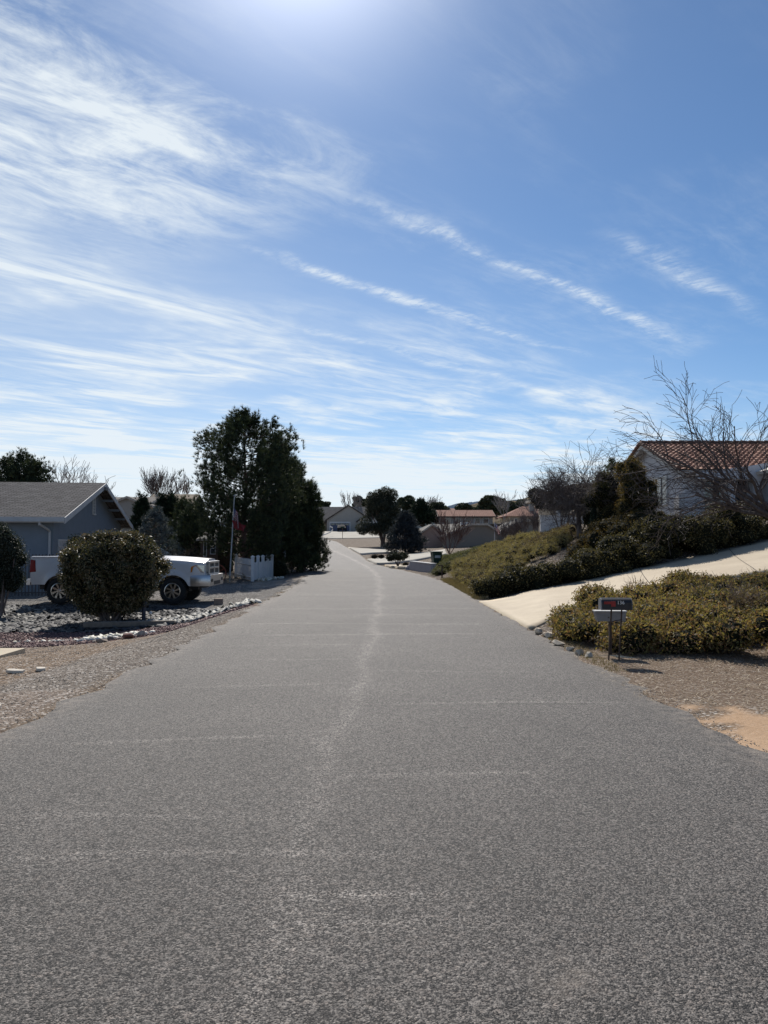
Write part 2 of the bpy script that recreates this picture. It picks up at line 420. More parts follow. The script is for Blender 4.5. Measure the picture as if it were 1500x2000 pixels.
c = mixc(n, noise(n, co, 5.0, 6, 0.7).ss(0.50, 0.68) * 0.42, c, (0.62, 0.56, 0.50), 'MULTIPLY')
c = mixc(n, g1.ss(0.5, 0.8) * 0.35, c, (0.55, 0.52, 0.5), 'MULTIPLY')
n.links.new(c, b.inputs['Base Color']); b.inputs['Roughness'].default_value = 0.95; b.inputs['Specular IOR Level'].default_value = 0.15
bump(n, b, (E(n, vo.outputs['Distance']) * -1.0) * pebk + g1 * 0.8, 0.7, 0.02)
ground = npmesh('ground', np.stack([GX.ravel(), GY.ravel(), GZ.ravel()], 1), Fq, m_, smooth=True)
tag(ground, kind='structure')
a = ground.data.attributes.new('zone', 'FLOAT_COLOR', 'POINT')
a.data.foreach_set('color', np.concatenate([col.reshape(-1, 3), np.ones((nx * ny, 1))], 1).astype(np.float32).ravel())
peb = np.where(inpoly(jx, jy, ORANGE), 0.12, np.where(inpoly(jx, jy, STRAW), 0.4, 0.95)).ravel()
a = ground.data.attributes.new('peb', 'FLOAT', 'POINT'); a.data.foreach_set('value', peb.astype(np.float32))

# ------------------------------------------------------------------ road
ry = np.unique(np.concatenate([np.arange(-8, 0, 0.4), np.arange(0, 16, 0.045), np.arange(16, 40, 0.15), np.arange(40, 148, 0.8)]))
NU = 61
uu = np.linspace(0, 1, NU)
RY = np.repeat(ry[:, None], NU, 1)
le, ree = le_(ry)[:, None], re_(ry)[:, None]
edge_n = (np.interp(ry, np.arange(-10, 160, 0.35), rng.random(len(np.arange(-10, 160, 0.35)))) - 0.5)[:, None] * 0.30
edge_m = (np.interp(ry, np.arange(-10, 160, 0.3), rng.random(len(np.arange(-10, 160, 0.3)))) - 0.5)[:, None] * 0.26
RX = (le + edge_n) * (1 - uu) + (ree + edge_m) * uu
RZ = zr_(RY) + 0.012 - 0.016 * (np.minimum(uu, 1 - uu) < 0.001)
CS = np.array([(0, -.55), (4.46, -.45), (5.7, -.44), (8.3, -.27), (12.8, -.20), (20.3, -.13), (30.8, -.17), (41, -.42), (56, -1.35), (70, -3.0), (92, -6.6), (120, -10.2), (150, -14)])
dcs = RX - smooth_interp(RY, CS)
dcs += .05 * np.sin(RY * 1.3) + .03 * np.sin(RY * 3.1 + 1)
streakv = np.exp(-(dcs / np.clip(0.045 + 0.0022 * RY, 0, 0.3)) ** 2) * np.interp(RY, [0, 3, 5, 9, 14, 60, 150], [.3, .42, .62, .8, .95, 1, .8])
streakv += 0.14 * np.exp(-(dcs / 0.30) ** 2)
for (yy, x0, x1, wd, amp) in [(3.95, -2.2, .4, .03, .5), (3.45, -.7, .5, .025, .6), (3.2, -.7, .6, .025, .4), (10.75, -2.0, -.3, .035, .5), (8.75, -2.3, -.4, .03, .6), (15.4, -3, 2.3, .06, .45), (13.6, -2.4, 2.0, .06, .5), (9.75, -.2, 2.0, .03, .4), (7.78, -.1, 2.7, .022, .6),
                              (6.35, -2.7, -.5, .03, .45), (5.36, -.5, 1.4, .025, .5), (4.55, -2.4, -.3, .02, .4), (12.1, -2.8, .2, .05, .3), (19, -3, 2.5, .1, .35), (24, -3, 2.5, .12, .3), (17.2, -1, 2.5, .08, .35)]:
    yc_ = yy + 0.10 * np.sin(RX * 1.1 + yy * 2.3) - 0.02 * (RX) ** 2
    streakv += 1.45 * amp * np.exp(-((RY - yc_) / (wd * 1.35)) ** 2) * sst(RX, x0, x0 + .5) * (1 - sst(RX, x1 - .5, x1))
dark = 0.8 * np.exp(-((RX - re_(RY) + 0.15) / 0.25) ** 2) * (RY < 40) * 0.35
dark += 0.9 * np.exp(-((RY - (7.72 + .03 * np.sin(RX * 3))) / 0.018) ** 2) * sst(RX, 1.0, 1.3) * (1 - sst(RX, 1.9, 2.3))
dust = np.exp(-(np.minimum(RX - le_(RY), re_(RY) - RX) / 0.26) ** 2) + .8 * np.exp(-((RX - .66) / .10) ** 2 - ((RY - 2.86) / .13) ** 2)
m_, n, b = newmat('chip_seal'); co = objco(n)
def attr(n, nm):
    q = n.nodes.new('ShaderNodeAttribute'); q.attribute_name = nm; return E(n, q.outputs['Fac'])
def vor(n, co, s):
    q = n.nodes.new('ShaderNodeTexVoronoi'); q.inputs['Scale'].default_value = s; n.links.new(co, q.inputs['Vector'])
    sp = n.nodes.new('ShaderNodeSeparateColor'); n.links.new(q.outputs['Color'], sp.inputs[0])
    return E(n, sp.outputs[0]), E(n, q.outputs['Distance'])
ca, da = vor(n, co, 165); cb, db = vor(n, co, 92)
nz = noise(n, co, 95, 3, 0.8); patch = noise(n, co, 0.55, 6, 0.6); med = noise(n, co, 9.0, 5, 0.7)
n30 = noise(n, co, 66, 2, 0.8); val = (ca - 0.5) * 1.2 + (cb - 0.5) * 0.95 + (nz - 0.5) * 1.8 + (n30 - 0.5) * 1.5 + (med - 0.5) * 0.25
st = attr(n, 'streak') * (med.ss(0.3, 0.65) * 0.7 + 0.3)
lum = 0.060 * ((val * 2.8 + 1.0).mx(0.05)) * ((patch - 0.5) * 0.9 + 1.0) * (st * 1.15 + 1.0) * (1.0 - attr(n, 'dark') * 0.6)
warm = noise(n, co, 30, 2, 0.5)
crgb = n.nodes.new('ShaderNodeCombineColor')
for i, k in enumerate((1.09, 0.98, 0.87)): n.links.new((lum * k).k, crgb.inputs[i])
c = mixc(n, warm.ss(0.45, 0.75) * 0.35, crgb.outputs[0], (1.12, 0.97, 0.88), 'MULTIPLY')
c = mixc(n, attr(n, 'dust') * med.ss(0.35, 0.7) * 0.55, c, (0.30, 0.25, 0.20))
n.links.new(c, b.inputs['Base Color']); b.inputs['Roughness'].default_value = 0.74; b.inputs['Specular IOR Level'].default_value = 0.38
bump(n, b, (da * -1.0) + nz * 0.5 + (db * -0.8), 0.6, 0.007)
idx = np.arange(RX.size).reshape(RX.shape)
Fq = np.stack([idx[:-1, :-1], idx[:-1, 1:], idx[1:, 1:], idx[1:, :-1]], -1).reshape(-1, 4)
road = npmesh('road', np.stack([RX.ravel(), RY.ravel(), RZ.ravel()], 1), Fq, m_, smooth=True); tag(road, kind='structure')
for nm, arr in (('streak', streakv), ('dark', dark), ('dust', dust)):
    a = road.data.attributes.new(nm, 'FLOAT', 'POINT'); a.data.foreach_set('value', arr.ravel().astype(np.float32))

# ------------------------------------------------------------------ concrete driveways
m_, n, b = newmat('concrete_slab'); co = objco(n)
a1 = noise(n, co, 0.9, 6, 0.65); a2 = noise(n, co, 18, 4, 0.7)
c = mixc(n, a1.ss(0.3, 0.75), (0.44, 0.36, 0.25), (0.55, 0.46, 0.325)); c = mixc(n, a2.ss(0.45, 0.7) * 0.25, c, (0.7, 0.66, 0.6), 'MULTIPLY'); c = mixc(n, noise(n, co, 2.3, 7, 0.75).ss(0.56, 0.70) * 0.38, c, (0.68, 0.62, 0.55), 'MULTIPLY')
n.links.new(c, b.inputs['Base Color']); b.inputs['Roughness'].default_value = 0.8; bump(n, b, a2, 0.2, 0.01)
M_CONC = m_
m_, n, b = newmat('pale_concrete'); n.links.new(mixc(n, noise(n, objco(n), .4, 5, .6).ss(.3, .7), (.44, .41, .35), (.52, .49, .43)), b.inputs['Base Color']); b.inputs['Roughness'].default_value = .95; b.inputs['Specular IOR Level'].default_value = .1; M_PALEC = m_
def strip(name, near, far, nv=40, nw=8, lift=0.03, material=None, thick=0.14, joints=0):
    near = np.array(near, float); far = np.array(far, float)
    def res(P, t):
        d = np.concatenate([[0], np.cumsum(np.hypot(*np.diff(P, axis=0).T))]); d /= d[-1]
        return np.stack([np.interp(t, d, P[:, 0]), np.interp(t, d, P[:, 1])], 1)
    t = np.linspace(0, 1, nv); A = res(near, t); B = res(far, t); k = np.linspace(0, 1, nw)[None, :, None]
    G = A[:, None] * (1 - k) + B[:, None] * k
    Zt = H(G[..., 0].ravel(), G[..., 1].ravel()).reshape(G.shape[:2]) + lift
    V = np.concatenate([G, Zt[..., None]], 2)
    Vb = V.copy(); Vb[..., 2] -= thick
    idx = np.arange(nv * nw).reshape(nv, nw); o = nv * nw
    F = [np.stack([idx[:-1, :-1], idx[1:, :-1], idx[1:, 1:], idx[:-1, 1:]], -1).reshape(-1, 4)]
    for e in (idx[:, 0], idx[:, -1][::-1], idx[0, :][::-1], idx[-1, :]):
        F.append(np.stack([e[:-1], e[:-1] + o, e[1:] + o, e[1:]], -1))
    return npmesh(name, np.concatenate([V.reshape(-1, 3), Vb.reshape(-1, 3)]), np.concatenate(F), material or M_CONC, smooth=False)
DN = [(2.75, 14.4), (3.6, 16.1), (5, 17.6), (7, 18.8), (10, 20), (16, 21.6), (22, 22.6)]
DF = [(2.62, 21.2), (4.2, 22.1), (6.1, 23), (9.8, 24.6), (12.75, 25.6), (18, 27), (24, 28)]
tag(strip('driveway', DN, DF, 60, 14), kind='structure')
tag(strip('driveway', [(-2.2, 76.5), (1.2, 78.5)], [(-4.3, 93), (-0.5, 86), (1.6, 82)], lift=.13, material=M_PALEC), kind='structure')
tag(strip('driveway', [(-0.45, 57.4), (2.2, 62), (5.8, 71)], [(-1.45, 66.5), (2.0, 72), (6.5, 82)], lift=.13, material=M_PALEC), kind='structure')
tag(strip('driveway', [(0.95, 48.8), (2.0, 49.6), (3.2, 50.4)], [(0.05, 54.2), (1.6, 54.6), (3.2, 55)], lift=.13), kind='structure')
jm = mat('joint_groove', (0.09, 0.08, 0.07), 0.95, 0.1)
# tooled joints across the near driveway
dn = np.array(DN); df = np.array(DF)
for t in (0.26, 0.42, 0.56, 0.70):
    def rs(P):
        d = np.concatenate([[0], np.cumsum(np.hypot(*np.diff(P, axis=0).T))]); d /= d[-1]
        return np.array([np.interp(t, d, P[:, 0]), np.interp(t, d, P[:, 1])])
    A, B = rs(dn), rs(df); k = np.linspace(0.01, 0.99, 24)[:, None]; L = A * (1 - k) + B * k
    Zt = H(L[:, 0], L[:, 1]) + 0.036; o = 0.011
    V = np.concatenate([np.c_[L[:, 0] - o, L[:, 1], Zt], np.c_[L[:, 0] + o, L[:, 1], Zt]])
    i = np.arange(23); tag(npmesh('driveway_joint', V, np.stack([i, i + 24, i + 25, i + 1], 1), jm), kind='structure')
# slab of pavement at the left edge and the far apron in front of the garage house
pd = MB(); pd.box((-9.8, 9.8, -0.40), (-6.1, 13.15, -0.17)); tag(pd.build('concrete_pad', M_CONC, bevel=0.01), kind='structure')

# ------------------------------------------------------------------ foliage builders
def unit(n_):
    d = rng.normal(size=(n_, 3)); return d / np.linalg.norm(d, axis=1, keepdims=True)
def leaves(name, C, L, W, material, parent=None, outward=None, tilt=1.0, tri=False, loc=None):
    """diamond leaves: C (n,3) centres, L length, W width"""
    n_ = len(C); a_ = unit(n_)
    if outward is not None: a_ = outward * (1 - tilt) + a_ * tilt; a_ /= np.linalg.norm(a_, axis=1, keepdims=True)
    b_ = np.cross(a_, unit(n_)); b_ /= np.linalg.norm(b_, axis=1, keepdims=True)
    L = np.broadcast_to(L, n_)[:, None]; W = np.broadcast_to(W, n_)[:, None]
    if tri:
        V = np.stack([C - b_ * W, C + b_ * W, C + a_ * L], 1).reshape(-1, 3); F = np.arange(3 * n_).reshape(-1, 3)
    else:
        V = np.stack([C - a_ * L * .5, C + b_ * W * .5, C + a_ * L * .5, C - b_ * W * .5], 1).reshape(-1, 3); F = np.arange(4 * n_).reshape(-1, 4)
    return npmesh(name, V, F, material, parent, face_attr=rng.random(n_), loc=loc)
def tufts(C, nd, L, W, upb=0.3, out=None):
    """needle bunches -> V, F, rnd"""
    n_ = len(C); Cc = np.repeat(C, nd, 0); a_ = unit(n_ * nd)
    if out is not None: a_ = a_ + np.repeat(out, nd, 0) * 0.8
    a_[:, 2] += upb; a_ /= np.linalg.norm(a_, axis=1, keepdims=True)
    b_ = np.cross(a_, unit(len(a_))); b_ /= np.linalg.norm(b_, axis=1, keepdims=True)
    l = L * (0.6 + 0.6 * rng.random((len(a_), 1)))
    V = np.stack([Cc - b_ * W, Cc + b_ * W, Cc + a_ * l], 1).reshape(-1, 3)
    return V, np.arange(len(V)).reshape(-1, 3), np.repeat(rng.random(n_), nd)
BARK = barkmat('pine_bark', (0.05, 0.035, 0.028), (0.16, 0.105, 0.08))
BARKR = barkmat('reddish_bark', (0.07, 0.04, 0.035), (0.17, 0.10, 0.08))
BARKG = barkmat('grey_twigs', (0.07, 0.055, 0.05), (0.21, 0.17, 0.15), 20)
BARKL = barkmat('pale_twigs', (0.16, 0.14, 0.13), (0.34, 0.30, 0.27), 20)
PINE = leafmat('pine_needles', [(0.016, 0.025, 0.017), (0.042, 0.060, 0.034), (0.10, 0.115, 0.055)], 0.5, 0.15, 0.25, 0.9)
CEDAR = leafmat('cedar_needles', [(0.018, 0.028, 0.017), (0.045, 0.062, 0.030), (0.11, 0.12, 0.055)], 0.55, 0.12, 0.2, 1.1)
CYP = leafmat('cypress_green', [(0.010, 0.018, 0.012), (0.020, 0.034, 0.019), (0.035, 0.055, 0.026)], 0.6, 0.08, 0.2, 1.0)
BLUE = leafmat('blue_spruce_needles', [(0.045, 0.058, 0.065), (0.08, 0.10, 0.11), (0.13, 0.15, 0.155)], 0.6, 0.1, 0.2, 1.2)
NAVY = leafmat('dark_blue_spruce_needles', [(0.014, 0.020, 0.028), (0.032, 0.042, 0.052), (0.065, 0.078, 0.088)], 0.6, 0.1, 0.2, 1.2)
JUNI = leafmat('juniper_scale', [(0.045, 0.045, 0.018), (0.115, 0.09, 0.034), (0.20, 0.13, 0.055)], 0.65, 0.3, 0.2, 1.0)
def conifer(name, x, y, ztop, rad, prof, material, label, cat='tree', n_limb=60, per=30, nd=12, L=0.17, W=0.012, trunk_r=0.14, zc0=0.15, bark=BARK, group=None, seed=1, droop=0.0, upb=0.3, base=None, jit=0.25, shape=1.0, clus=0.6, sidek=.34):
    cst = np.array([.65, .65, 1.5]) if upb > .5 else np.array([1, 1, .8])
    global rng; rng = np.random.default_rng(seed)
    z0 = h1(x, y) - 0.03 if base is None else base; Ht = ztop - z0
    root = empty(name, (x, y, z0), 0, label, cat, group)
    tr = MB(); pts = [(0.06 * math.sin(i * 1.7), 0.05 * math.cos(i * 2.1), Ht * 0.96 * i / 8) for i in range(9)]
    tr.tube(pts, [trunk_r * (1 - 0.9 * i / 8) for i in range(9)], 8)
    Cs, Os = [], []
    for i in range(n_limb):
        t = zc0 + (1 - zc0) * ((i + 0.5) / n_limb) ** 0.9
        az = i * 2.39996 + rng.normal() * 0.3
        rr = rad * prof(t) * (1 - jit + 2 * jit * rng.random())
        zb = Ht * t; d = np.array([math.cos(az), math.sin(az), 0])
        tip = d * rr + np.array([0, 0, zb + rr * (0.25 - droop)])
        p0 = np.array([0, 0, zb - rr * 0.12])
        tr.tube([p0, p0 * .5 + tip * .5 + np.array([0, 0, -0.04 * rr]), tip], [max(0.012, trunk_r * .3 * (1 - t) + .012), 0.014, 0.006], 4, cap=False)
        k = max(3, int(per * (0.35 + rr / rad) / 7))
        q = 0.22 + 0.80 * rng.random(k) ** 0.6; q[-1] = 1.0
        side = np.array([-d[1], d[0], 0]); sw = (rng.normal(size=k) * sidek * rr * q * 0.8); sw[-1] = 0
        lf = rng.normal(size=k) * 0.14 * max(rr, .3) * shape + 0.04
        cc = p0 + (tip - p0) * q[:, None] + side * sw[:, None] + np.array([0, 0, 1]) * lf[:, None]
        m7 = 7; cl = np.repeat(cc, m7, 0) + rng.normal(size=(k * m7, 3)) * L * clus * cst
        Cs.append(cl); Os.append(np.repeat((tip - p0)[None] / (np.linalg.norm(tip - p0) + 1e-6), k * m7, 0))
    k = 30; Cs.append(np.c_[rng.normal(size=k) * .08, rng.normal(size=k) * .08, Ht * (0.9 + 0.1 * rng.random(k))]); Os.append(np.tile([[0, 0, 1.0]], (k, 1)))
    C = np.concatenate(Cs); O = np.concatenate(Os)
    V, F, rr_ = tufts(C, nd, L, W, upb, O)
    npmesh('crown', V, F, material, root, face_attr=rr_)
    tr.build('trunk', bark, root, smooth=True)
    return root
def core_blob(mb, c, r, k=10):
    """rough solid lump added inside a dense shrub to block light"""
    prof = []
    vs, fs = [], []
    nr = 6
    for i in range(nr + 1):
        th = math.pi * i / nr
        for j in range(k):
            ph = 2 * math.pi * j / k; q = 0.85 + 0.3 * random.random()
            vs.append((c[0] + r[0] * q * math.sin(th) * math.cos(ph), c[1] + r[1] * q * math.sin(th) * math.sin(ph), c[2] + r[2] * q * math.cos(th)))
    for i in range(nr):
        for j in range(k):
            fs.append((i * k + j, i * k + (j + 1) % k, (i + 1) * k + (j + 1) % k, (i + 1) * k + j))
    mb.add(vs, fs)
DARKCORE = leafmat('dark_core', [(0.012, 0.014, 0.009), (0.022, 0.022, 0.014), (0.03, 0.028, 0.018)], 0.9, 0.0, 0.05)  # near-black filler colour, stands for the shade between the leaves
def clump_points(blobs, dens, shell=0.45, zmin=-0.7):
    """blobs: list of (cx,cy,cz,rx,ry,rz); dens per m2 of surface"""
    P_, O_ = [], []
    for (cx, cy, cz, rx, ry, rz) in blobs:
        area = 4 * math.pi * ((rx * ry + rx * rz + ry * rz) / 3)
        k = int(area * dens); d = unit(k); d = d[d[:, 2] > zmin]
        q = 1 - shell * rng.random(len(d)) ** 1.7 + rng.normal(size=len(d)) * 0.05
        P_.append(np.array([cx, cy, cz]) + d * q[:, None] * np.array([rx, ry, rz])); O_.append(d)
    return np.concatenate(P_), np.concatenate(O_)

# ---- bare trees
def bare_tree(name, base, dirs, material, label, trunk_r=0.12, levels=4, lens=(1.4, 1.0, .7, .5), kids=(4, 5, 5, 3), spread=0.6, curve=-0.12, seed=3, cat='tree', trunk_pts=None, group=None, rmin=0.004, kink=0.16, parts=True):
    rnd = random.Random(seed)
    root = empty(name, base, 0, label, cat, group)
    tk, br = MB(), MB()
    def grow(p, d, length, r, lev):
        n_ = 6 if lev < 2 else 5
        pts = [Vector(p)]; dd = Vector(d).normalized(); rr = [r]
        for i in range(n_):
            dd = dd + Vector((rnd.gauss(0, kink), rnd.gauss(0, kink), rnd.gauss(0, kink) + curve * (0.5 + i / n_)))
            dd.normalize(); pts.append(pts[-1] + dd * (length / n_)); rr.append(max(rmin, r * (1 - 0.62 * (i + 1) / n_)))
        (tk if lev == 0 else br).tube(pts, rr, 7 if lev == 0 else (5 if lev == 1 else 3), cap=False)
        if lev + 1 < levels:
            for j in range(kids[lev]):
                t = 0.30 + 0.70 * (j + rnd.random()) / kids[lev]; i = min(n_ - 1, int(t * n_)); f = t * n_ - i
                q = pts[i].lerp(pts[i + 1], f) if i + 1 < len(pts) else pts[-1]
                a = (pts[min(i + 1, n_)] - pts[i]).normalized()
                s_v = a.cross(Vector((rnd.gauss(0, 1), rnd.gauss(0, 1), rnd.gauss(0, 1)))).normalized()
                nd_ = (a * (1 - spread) + s_v * spread + Vector((0, 0, 0.12))).normalized()
                grow(q, nd_, lens[lev + 1] * (0.65 + 0.6 * rnd.random()), max(rmin, rr[i] * 0.62), lev + 1)
    for (p, d, L_) in dirs: grow(p, d, L_, trunk_r * (0.75 if len(dirs) > 1 else 1), 0)
    if trunk_pts: tk.tube(trunk_pts[0], trunk_pts[1], 9)
    tk.build('trunk', material, root, smooth=True); br.build('branches', material, root, smooth=False)
    return root

# ================================================================== BUILDINGS
M_TRIM = mat('white_trim', (0.42, 0.42, 0.42), 0.6, 0.06, 3, bs=0.05)
M_GLASS = mat('window_glass', (0.02, 0.025, 0.03), 0.08, 0.1, 2, bs=0, spec=0.9)
M_FRAME = mat('window_frame_paint', (0.55, 0.55, 0.54), 0.5, 0.05, 3, bs=0)
def gable(root, x0, x1, y0, y1, zb, ze, zr, ov, wallm, roofm, trimm, axis='x', th=0.14, rake=0.45, fas=0.2, wall_name='wall', lite=False):
    """gabled block, ridge along local axis; walls at x0..x1, y0..y1"""
    M = (lambda a, b, z: (a, b, z)) if axis == 'x' else (lambda a, b, z: (b, a, z))
    a0, a1, b0, b1 = (x0, x1, y0, y1) if axis == 'x' else (y0, y1, x0, x1)
    mid = (b0 + b1) / 2; sl = (zr - ze) / (mid - b0)
    wl = MB(); pts = [M(a0, b0, zb), M(a0, b1, zb), M(a0, b1, ze), M(a0, mid, zr), M(a0, b0, ze)]
    wl.prism(pts, Vector(M(a1 - a0, 0, 0))); wo = wl.build(wall_name, wallm, root, uvplanar=True)
    rf = MB()
    for sgn, bb in ((-1, b0), (1, b1)):
        e = bb + sgn * ov; zee = ze - sl * ov
        rf.slab([M(a0 - rake, e, zee + th), M(a1 + rake, e, zee + th), M(a1 + rake, mid, zr + th), M(a0 - rake, mid, zr + th)], th - 0.01)
    ro = rf.build('roof', roofm, root, uvplanar=True)
    tr = MB()
    for aa, dr in ((a0 - rake, -1), (a1 + rake, 1)):
        for sgn, bb in ((-1, b0), (1, b1)):
            e = bb + sgn * (ov + .02); zee = ze - sl * (ov + .02)
            tr.prism([M(aa, e, zee + th - 0.02), M(aa, mid - sgn * -.0, zr + th - 0.02), M(aa, mid, zr + th - 0.02 - fas), M(aa, e, zee + th - 0.02 - fas)], Vector(M(dr * 0.04, 0, 0)))
    for sgn, bb in ((-1, b0), (1, b1)):
        e = bb + sgn * ov; zee = ze - sl * ov
        p0 = M(a0 - rake, e, zee + th - 0.03 - fas * .8); p1 = M(a1 + rake, e + sgn * 0.05, zee + th - 0.005)
        tr.box(p0, p1)
    tr.build('fascia', trimm, root)
    return wo, ro
def window(root, c, w_, h_, face='-y', bars=(1, 0), fm=None, gm=None, name='window', d=0.05, bw=0.06):
    """frame with its pane, centred at c on a wall whose outside faces `face`"""
    fr, pn = MB(), MB(); sg = -1 if face[0] == '-' else 1
    def bx(mb, u0, u1, z0, z1, t0, t1):
        if face[1] == 'y': mb.box((c[0] + u0, c[1] + sg * t0, c[2] + z0), (c[0] + u1, c[1] + sg * t1, c[2] + z1))
        else: mb.box((c[0] + sg * t0, c[1] + u0, c[2] + z0), (c[0] + sg * t1, c[1] + u1, c[2] + z1))
    W, Hh = w_ / 2, h_ / 2
    bx(fr, -W - bw, W + bw, Hh, Hh + bw, 0, d); bx(fr, -W - bw, W + bw, -Hh - bw, -Hh, 0, d + .03)
    bx(fr, -W - bw, -W, -Hh, Hh, 0, d); bx(fr, W, W + bw, -Hh, Hh, 0, d)
    for i in range(bars[0]):
        u_ = -W + w_ * (i + 1) / (bars[0] + 1); bx(fr, u_ - .02, u_ + .02, -Hh, Hh, 0, d * .8)
    for i in range(bars[1]):
        z_ = -Hh + h_ * (i + 1) / (bars[1] + 1); bx(fr, -W, W, z_ - .015, z_ + .015, 0, d * .75)
    f = fr.build(name, fm or M_FRAME, root)
    bx(pn, -W, W, -Hh, Hh, 0.002, 0.015); pn.build('pane', gm or M_GLASS, f)
    return f

# ---- grey-blue gabled house at the left
M_SHING = uvmat('grey_shingles', 'b', [(0.070, 0.068, 0.072), (0.155, 0.15, 0.152), (0.02, 0.02, 0.02)], 0.34, 0.17, 0.022, 0.95, 0.9)
M_SLATEW = mat('grey_blue_siding', (0.17, 0.20, 0.235), 0.75, 0.05, 2, bs=0.1)
zL = -0.3
hl = empty('house', (-12.5, 30, zL), R(8.2), 'grey-blue house with grey shingle roof and white fascia behind the white pickup', 'house')
gable(hl, -16, -0.55, 0.55, 14.2, -0.6, 2.95, 4.72, 0.55, M_SLATEW, M_SHING, M_TRIM, 'x', 0.14, 0.55, 0.24)
g = MB(); g.box((-16.5, -0.12, 2.78), (0.03, -0.02, 2.93)); g.box((-16.5, -0.14, 2.76), (0.03, 0.0, 2.79)); g.build('gutter', M_TRIM, hl)
d_ = MB(); d_.tube([(-0.9, -0.05, 2.8), (-0.9, -0.05, 2.66), (-0.68, 0.36, 2.46), (-0.66, 0.49, 2.38), (-0.66, 0.49, 0.05)], 0.05, 8); d_.build('downspout', M_TRIM, hl, smooth=True)
window(hl, (-0.55, 7.4, 3.72), 0.42, 0.72, '+x', (1, 4), name='gable_vent', gm=mat('vent_dark', (0.03, 0.03, 0.03), 0.8))
window(hl, (-0.55, 1.9, 1.35), 1.2, 1.35, '+x', (0, 5), gm=mat('blind_white', (0.42, 0.42, 0.42), 0.7))
for yb in (9.2, 10.8, 12.4):
    rb = MB(); rb.box((-0.56, yb - .05, 4.50 - abs(yb - 7.37) * .259), (0.0, yb + .05, 4.62 - abs(yb - 7.37) * .259)); rb.build('rafter_tail', M_SLATEW, hl)
fl = MB(); fl.box((-0.10, 7.0, 4.55), (0.12, 7.12, 4.65)); fl.box((0.02, 6.85, 4.48), (0.16, 7.0, 4.60)); fl.box((0.02, 7.12, 4.48), (0.16, 7.27, 4.60))
fl.build('floodlight', mat('lamp_grey', (0.15, 0.15, 0.15), 0.5), hl)
# vertical-slat panel fence in front of its wall
M_DKMETAL = mat('dark_iron', (0.035, 0.037, 0.045), 0.5, 0.1, 5, bs=0)
fn = empty('iron_fence', (-16.4, 27.6, -0.32), R(2), 'dark vertical-bar fence beside the grey-blue house behind the truck bed', 'fence')
fb = MB()
for i in range(40): fb.box((i * .12, -.01, 0.05), (i * .12 + .03, .01, 1.55))
fb.build('bars', M_DKMETAL, fn); fb = MB(); fb.box((-.02, -.02, 1.4), (4.75, .02, 1.44)); fb.box((-.02, -.02, .15), (4.75, .02, .19)); fb.build('rail', M_DKMETAL, fn)
for i in range(3):
    p = MB(); p.box((i * 2.36 - .03, -.03, -.1), (i * 2.36 + .03, .03, 1.6)); p.build('post', M_DKMETAL, fn)

# ---- tile-roofed stucco house at the right
M_STUC = mat('grey_stucco', (0.50, 0.505, 0.53), 0.9, 0.06, 1.5, bs=0.35, bscale=30)
M_STUCW = mat('white_stucco', (0.62, 0.61, 0.59), 0.9, 0.05, 1.5, bs=0.3, bscale=30)
M_BRICKW = uvmat('white_painted_brick', 'b', [(0.55, 0.55, 0.56), (0.62, 0.62, 0.62), (0.34, 0.34, 0.35)], 0.22, 0.075, 0.012, 0.8, 0.6)
def tilemat(name, cs):
    m_, n, b = newmat(name)
    at = n.nodes.new('ShaderNodeAttribute'); at.attribute_name = 'rnd'
    ramp = n.nodes.new('ShaderNodeValToRGB'); n.links.new(at.outputs['Fac'], ramp.inputs[0])
    while len(ramp.color_ramp.elements) < len(cs): ramp.color_ramp.elements.new(.5)
    for i, c in enumerate(cs): ramp.color_ramp.elements[i].position = i / (len(cs) - 1); ramp.color_ramp.elements[i].color = (*c, 1)
    nz = noise(n, objco(n), 14, 5, 0.7)
    n.links.new(mixc(n, nz.ss(0.4, 0.7) * 0.4, ramp.outputs[0], (0.6, 0.55, 0.5), 'MULTIPLY'), b.inputs['Base Color']); b.inputs['Roughness'].default_value = 0.75
    return m_
M_TILE = tilemat('clay_tiles', [(0.23, 0.085, 0.05), (0.37, 0.15, 0.085), (0.50, 0.25, 0.15), (0.32, 0.12, 0.075)])
def tile_roof(root, x0, x1, ylo, yhi, zlo, zhi, material, tw=0.26, tl=0.36, amp=0.045, name='roof'):
    nxs = int((x1 - x0) / tw); L = math.hypot(yhi - ylo, zhi - zlo); nr = int(L / tl)
    us = np.linspace(0, nxs, nxs * 7 + 1); vs = []
    for i in range(nr): vs += [(i, 1.0), (i + 0.5, 0.5), (i + 0.985, 0.0)]
    vs = np.array(vs); n_ = Vector((0, -(zhi - zlo), (yhi - ylo))); n_.normalize()
    if n_.z < 0: n_ = -n_
    Uu, Vv = np.meshgrid(us, vs[:, 0]); st = np.repeat(vs[:, 1][:, None], len(us), 1)
    h_ = amp * (0.5 + 0.5 * np.cos(2 * np.pi * Uu)) ** 0.7 + 0.04 * st + 0.02
    Xx = x0 + Uu * tw; f = Vv / nr
    V = np.stack([Xx, ylo + (yhi - ylo) * f + n_.y * h_, zlo + (zhi - zlo) * f + n_.z * h_], -1).reshape(-1, 3)
    idx = np.arange(Uu.size).reshape(Uu.shape); F = np.stack([idx[:-1, :-1], idx[:-1, 1:], idx[1:, 1:], idx[1:, :-1]], -1).reshape(-1, 4)
    cu = np.floor((us[:-1] + us[1:]) / 2 + .5).astype(int); cv = np.floor(vs[:-1, 0] + 0.02).astype(int)
    tabl = rng.random((nr + 2, nxs + 2)); r_ = tabl[np.clip(cv, 0, nr)[:, None], np.clip(cu, 0, nxs)[None]]
    return npmesh(name, V, F, material, root, face_attr=r_.ravel())
zR = 2.75
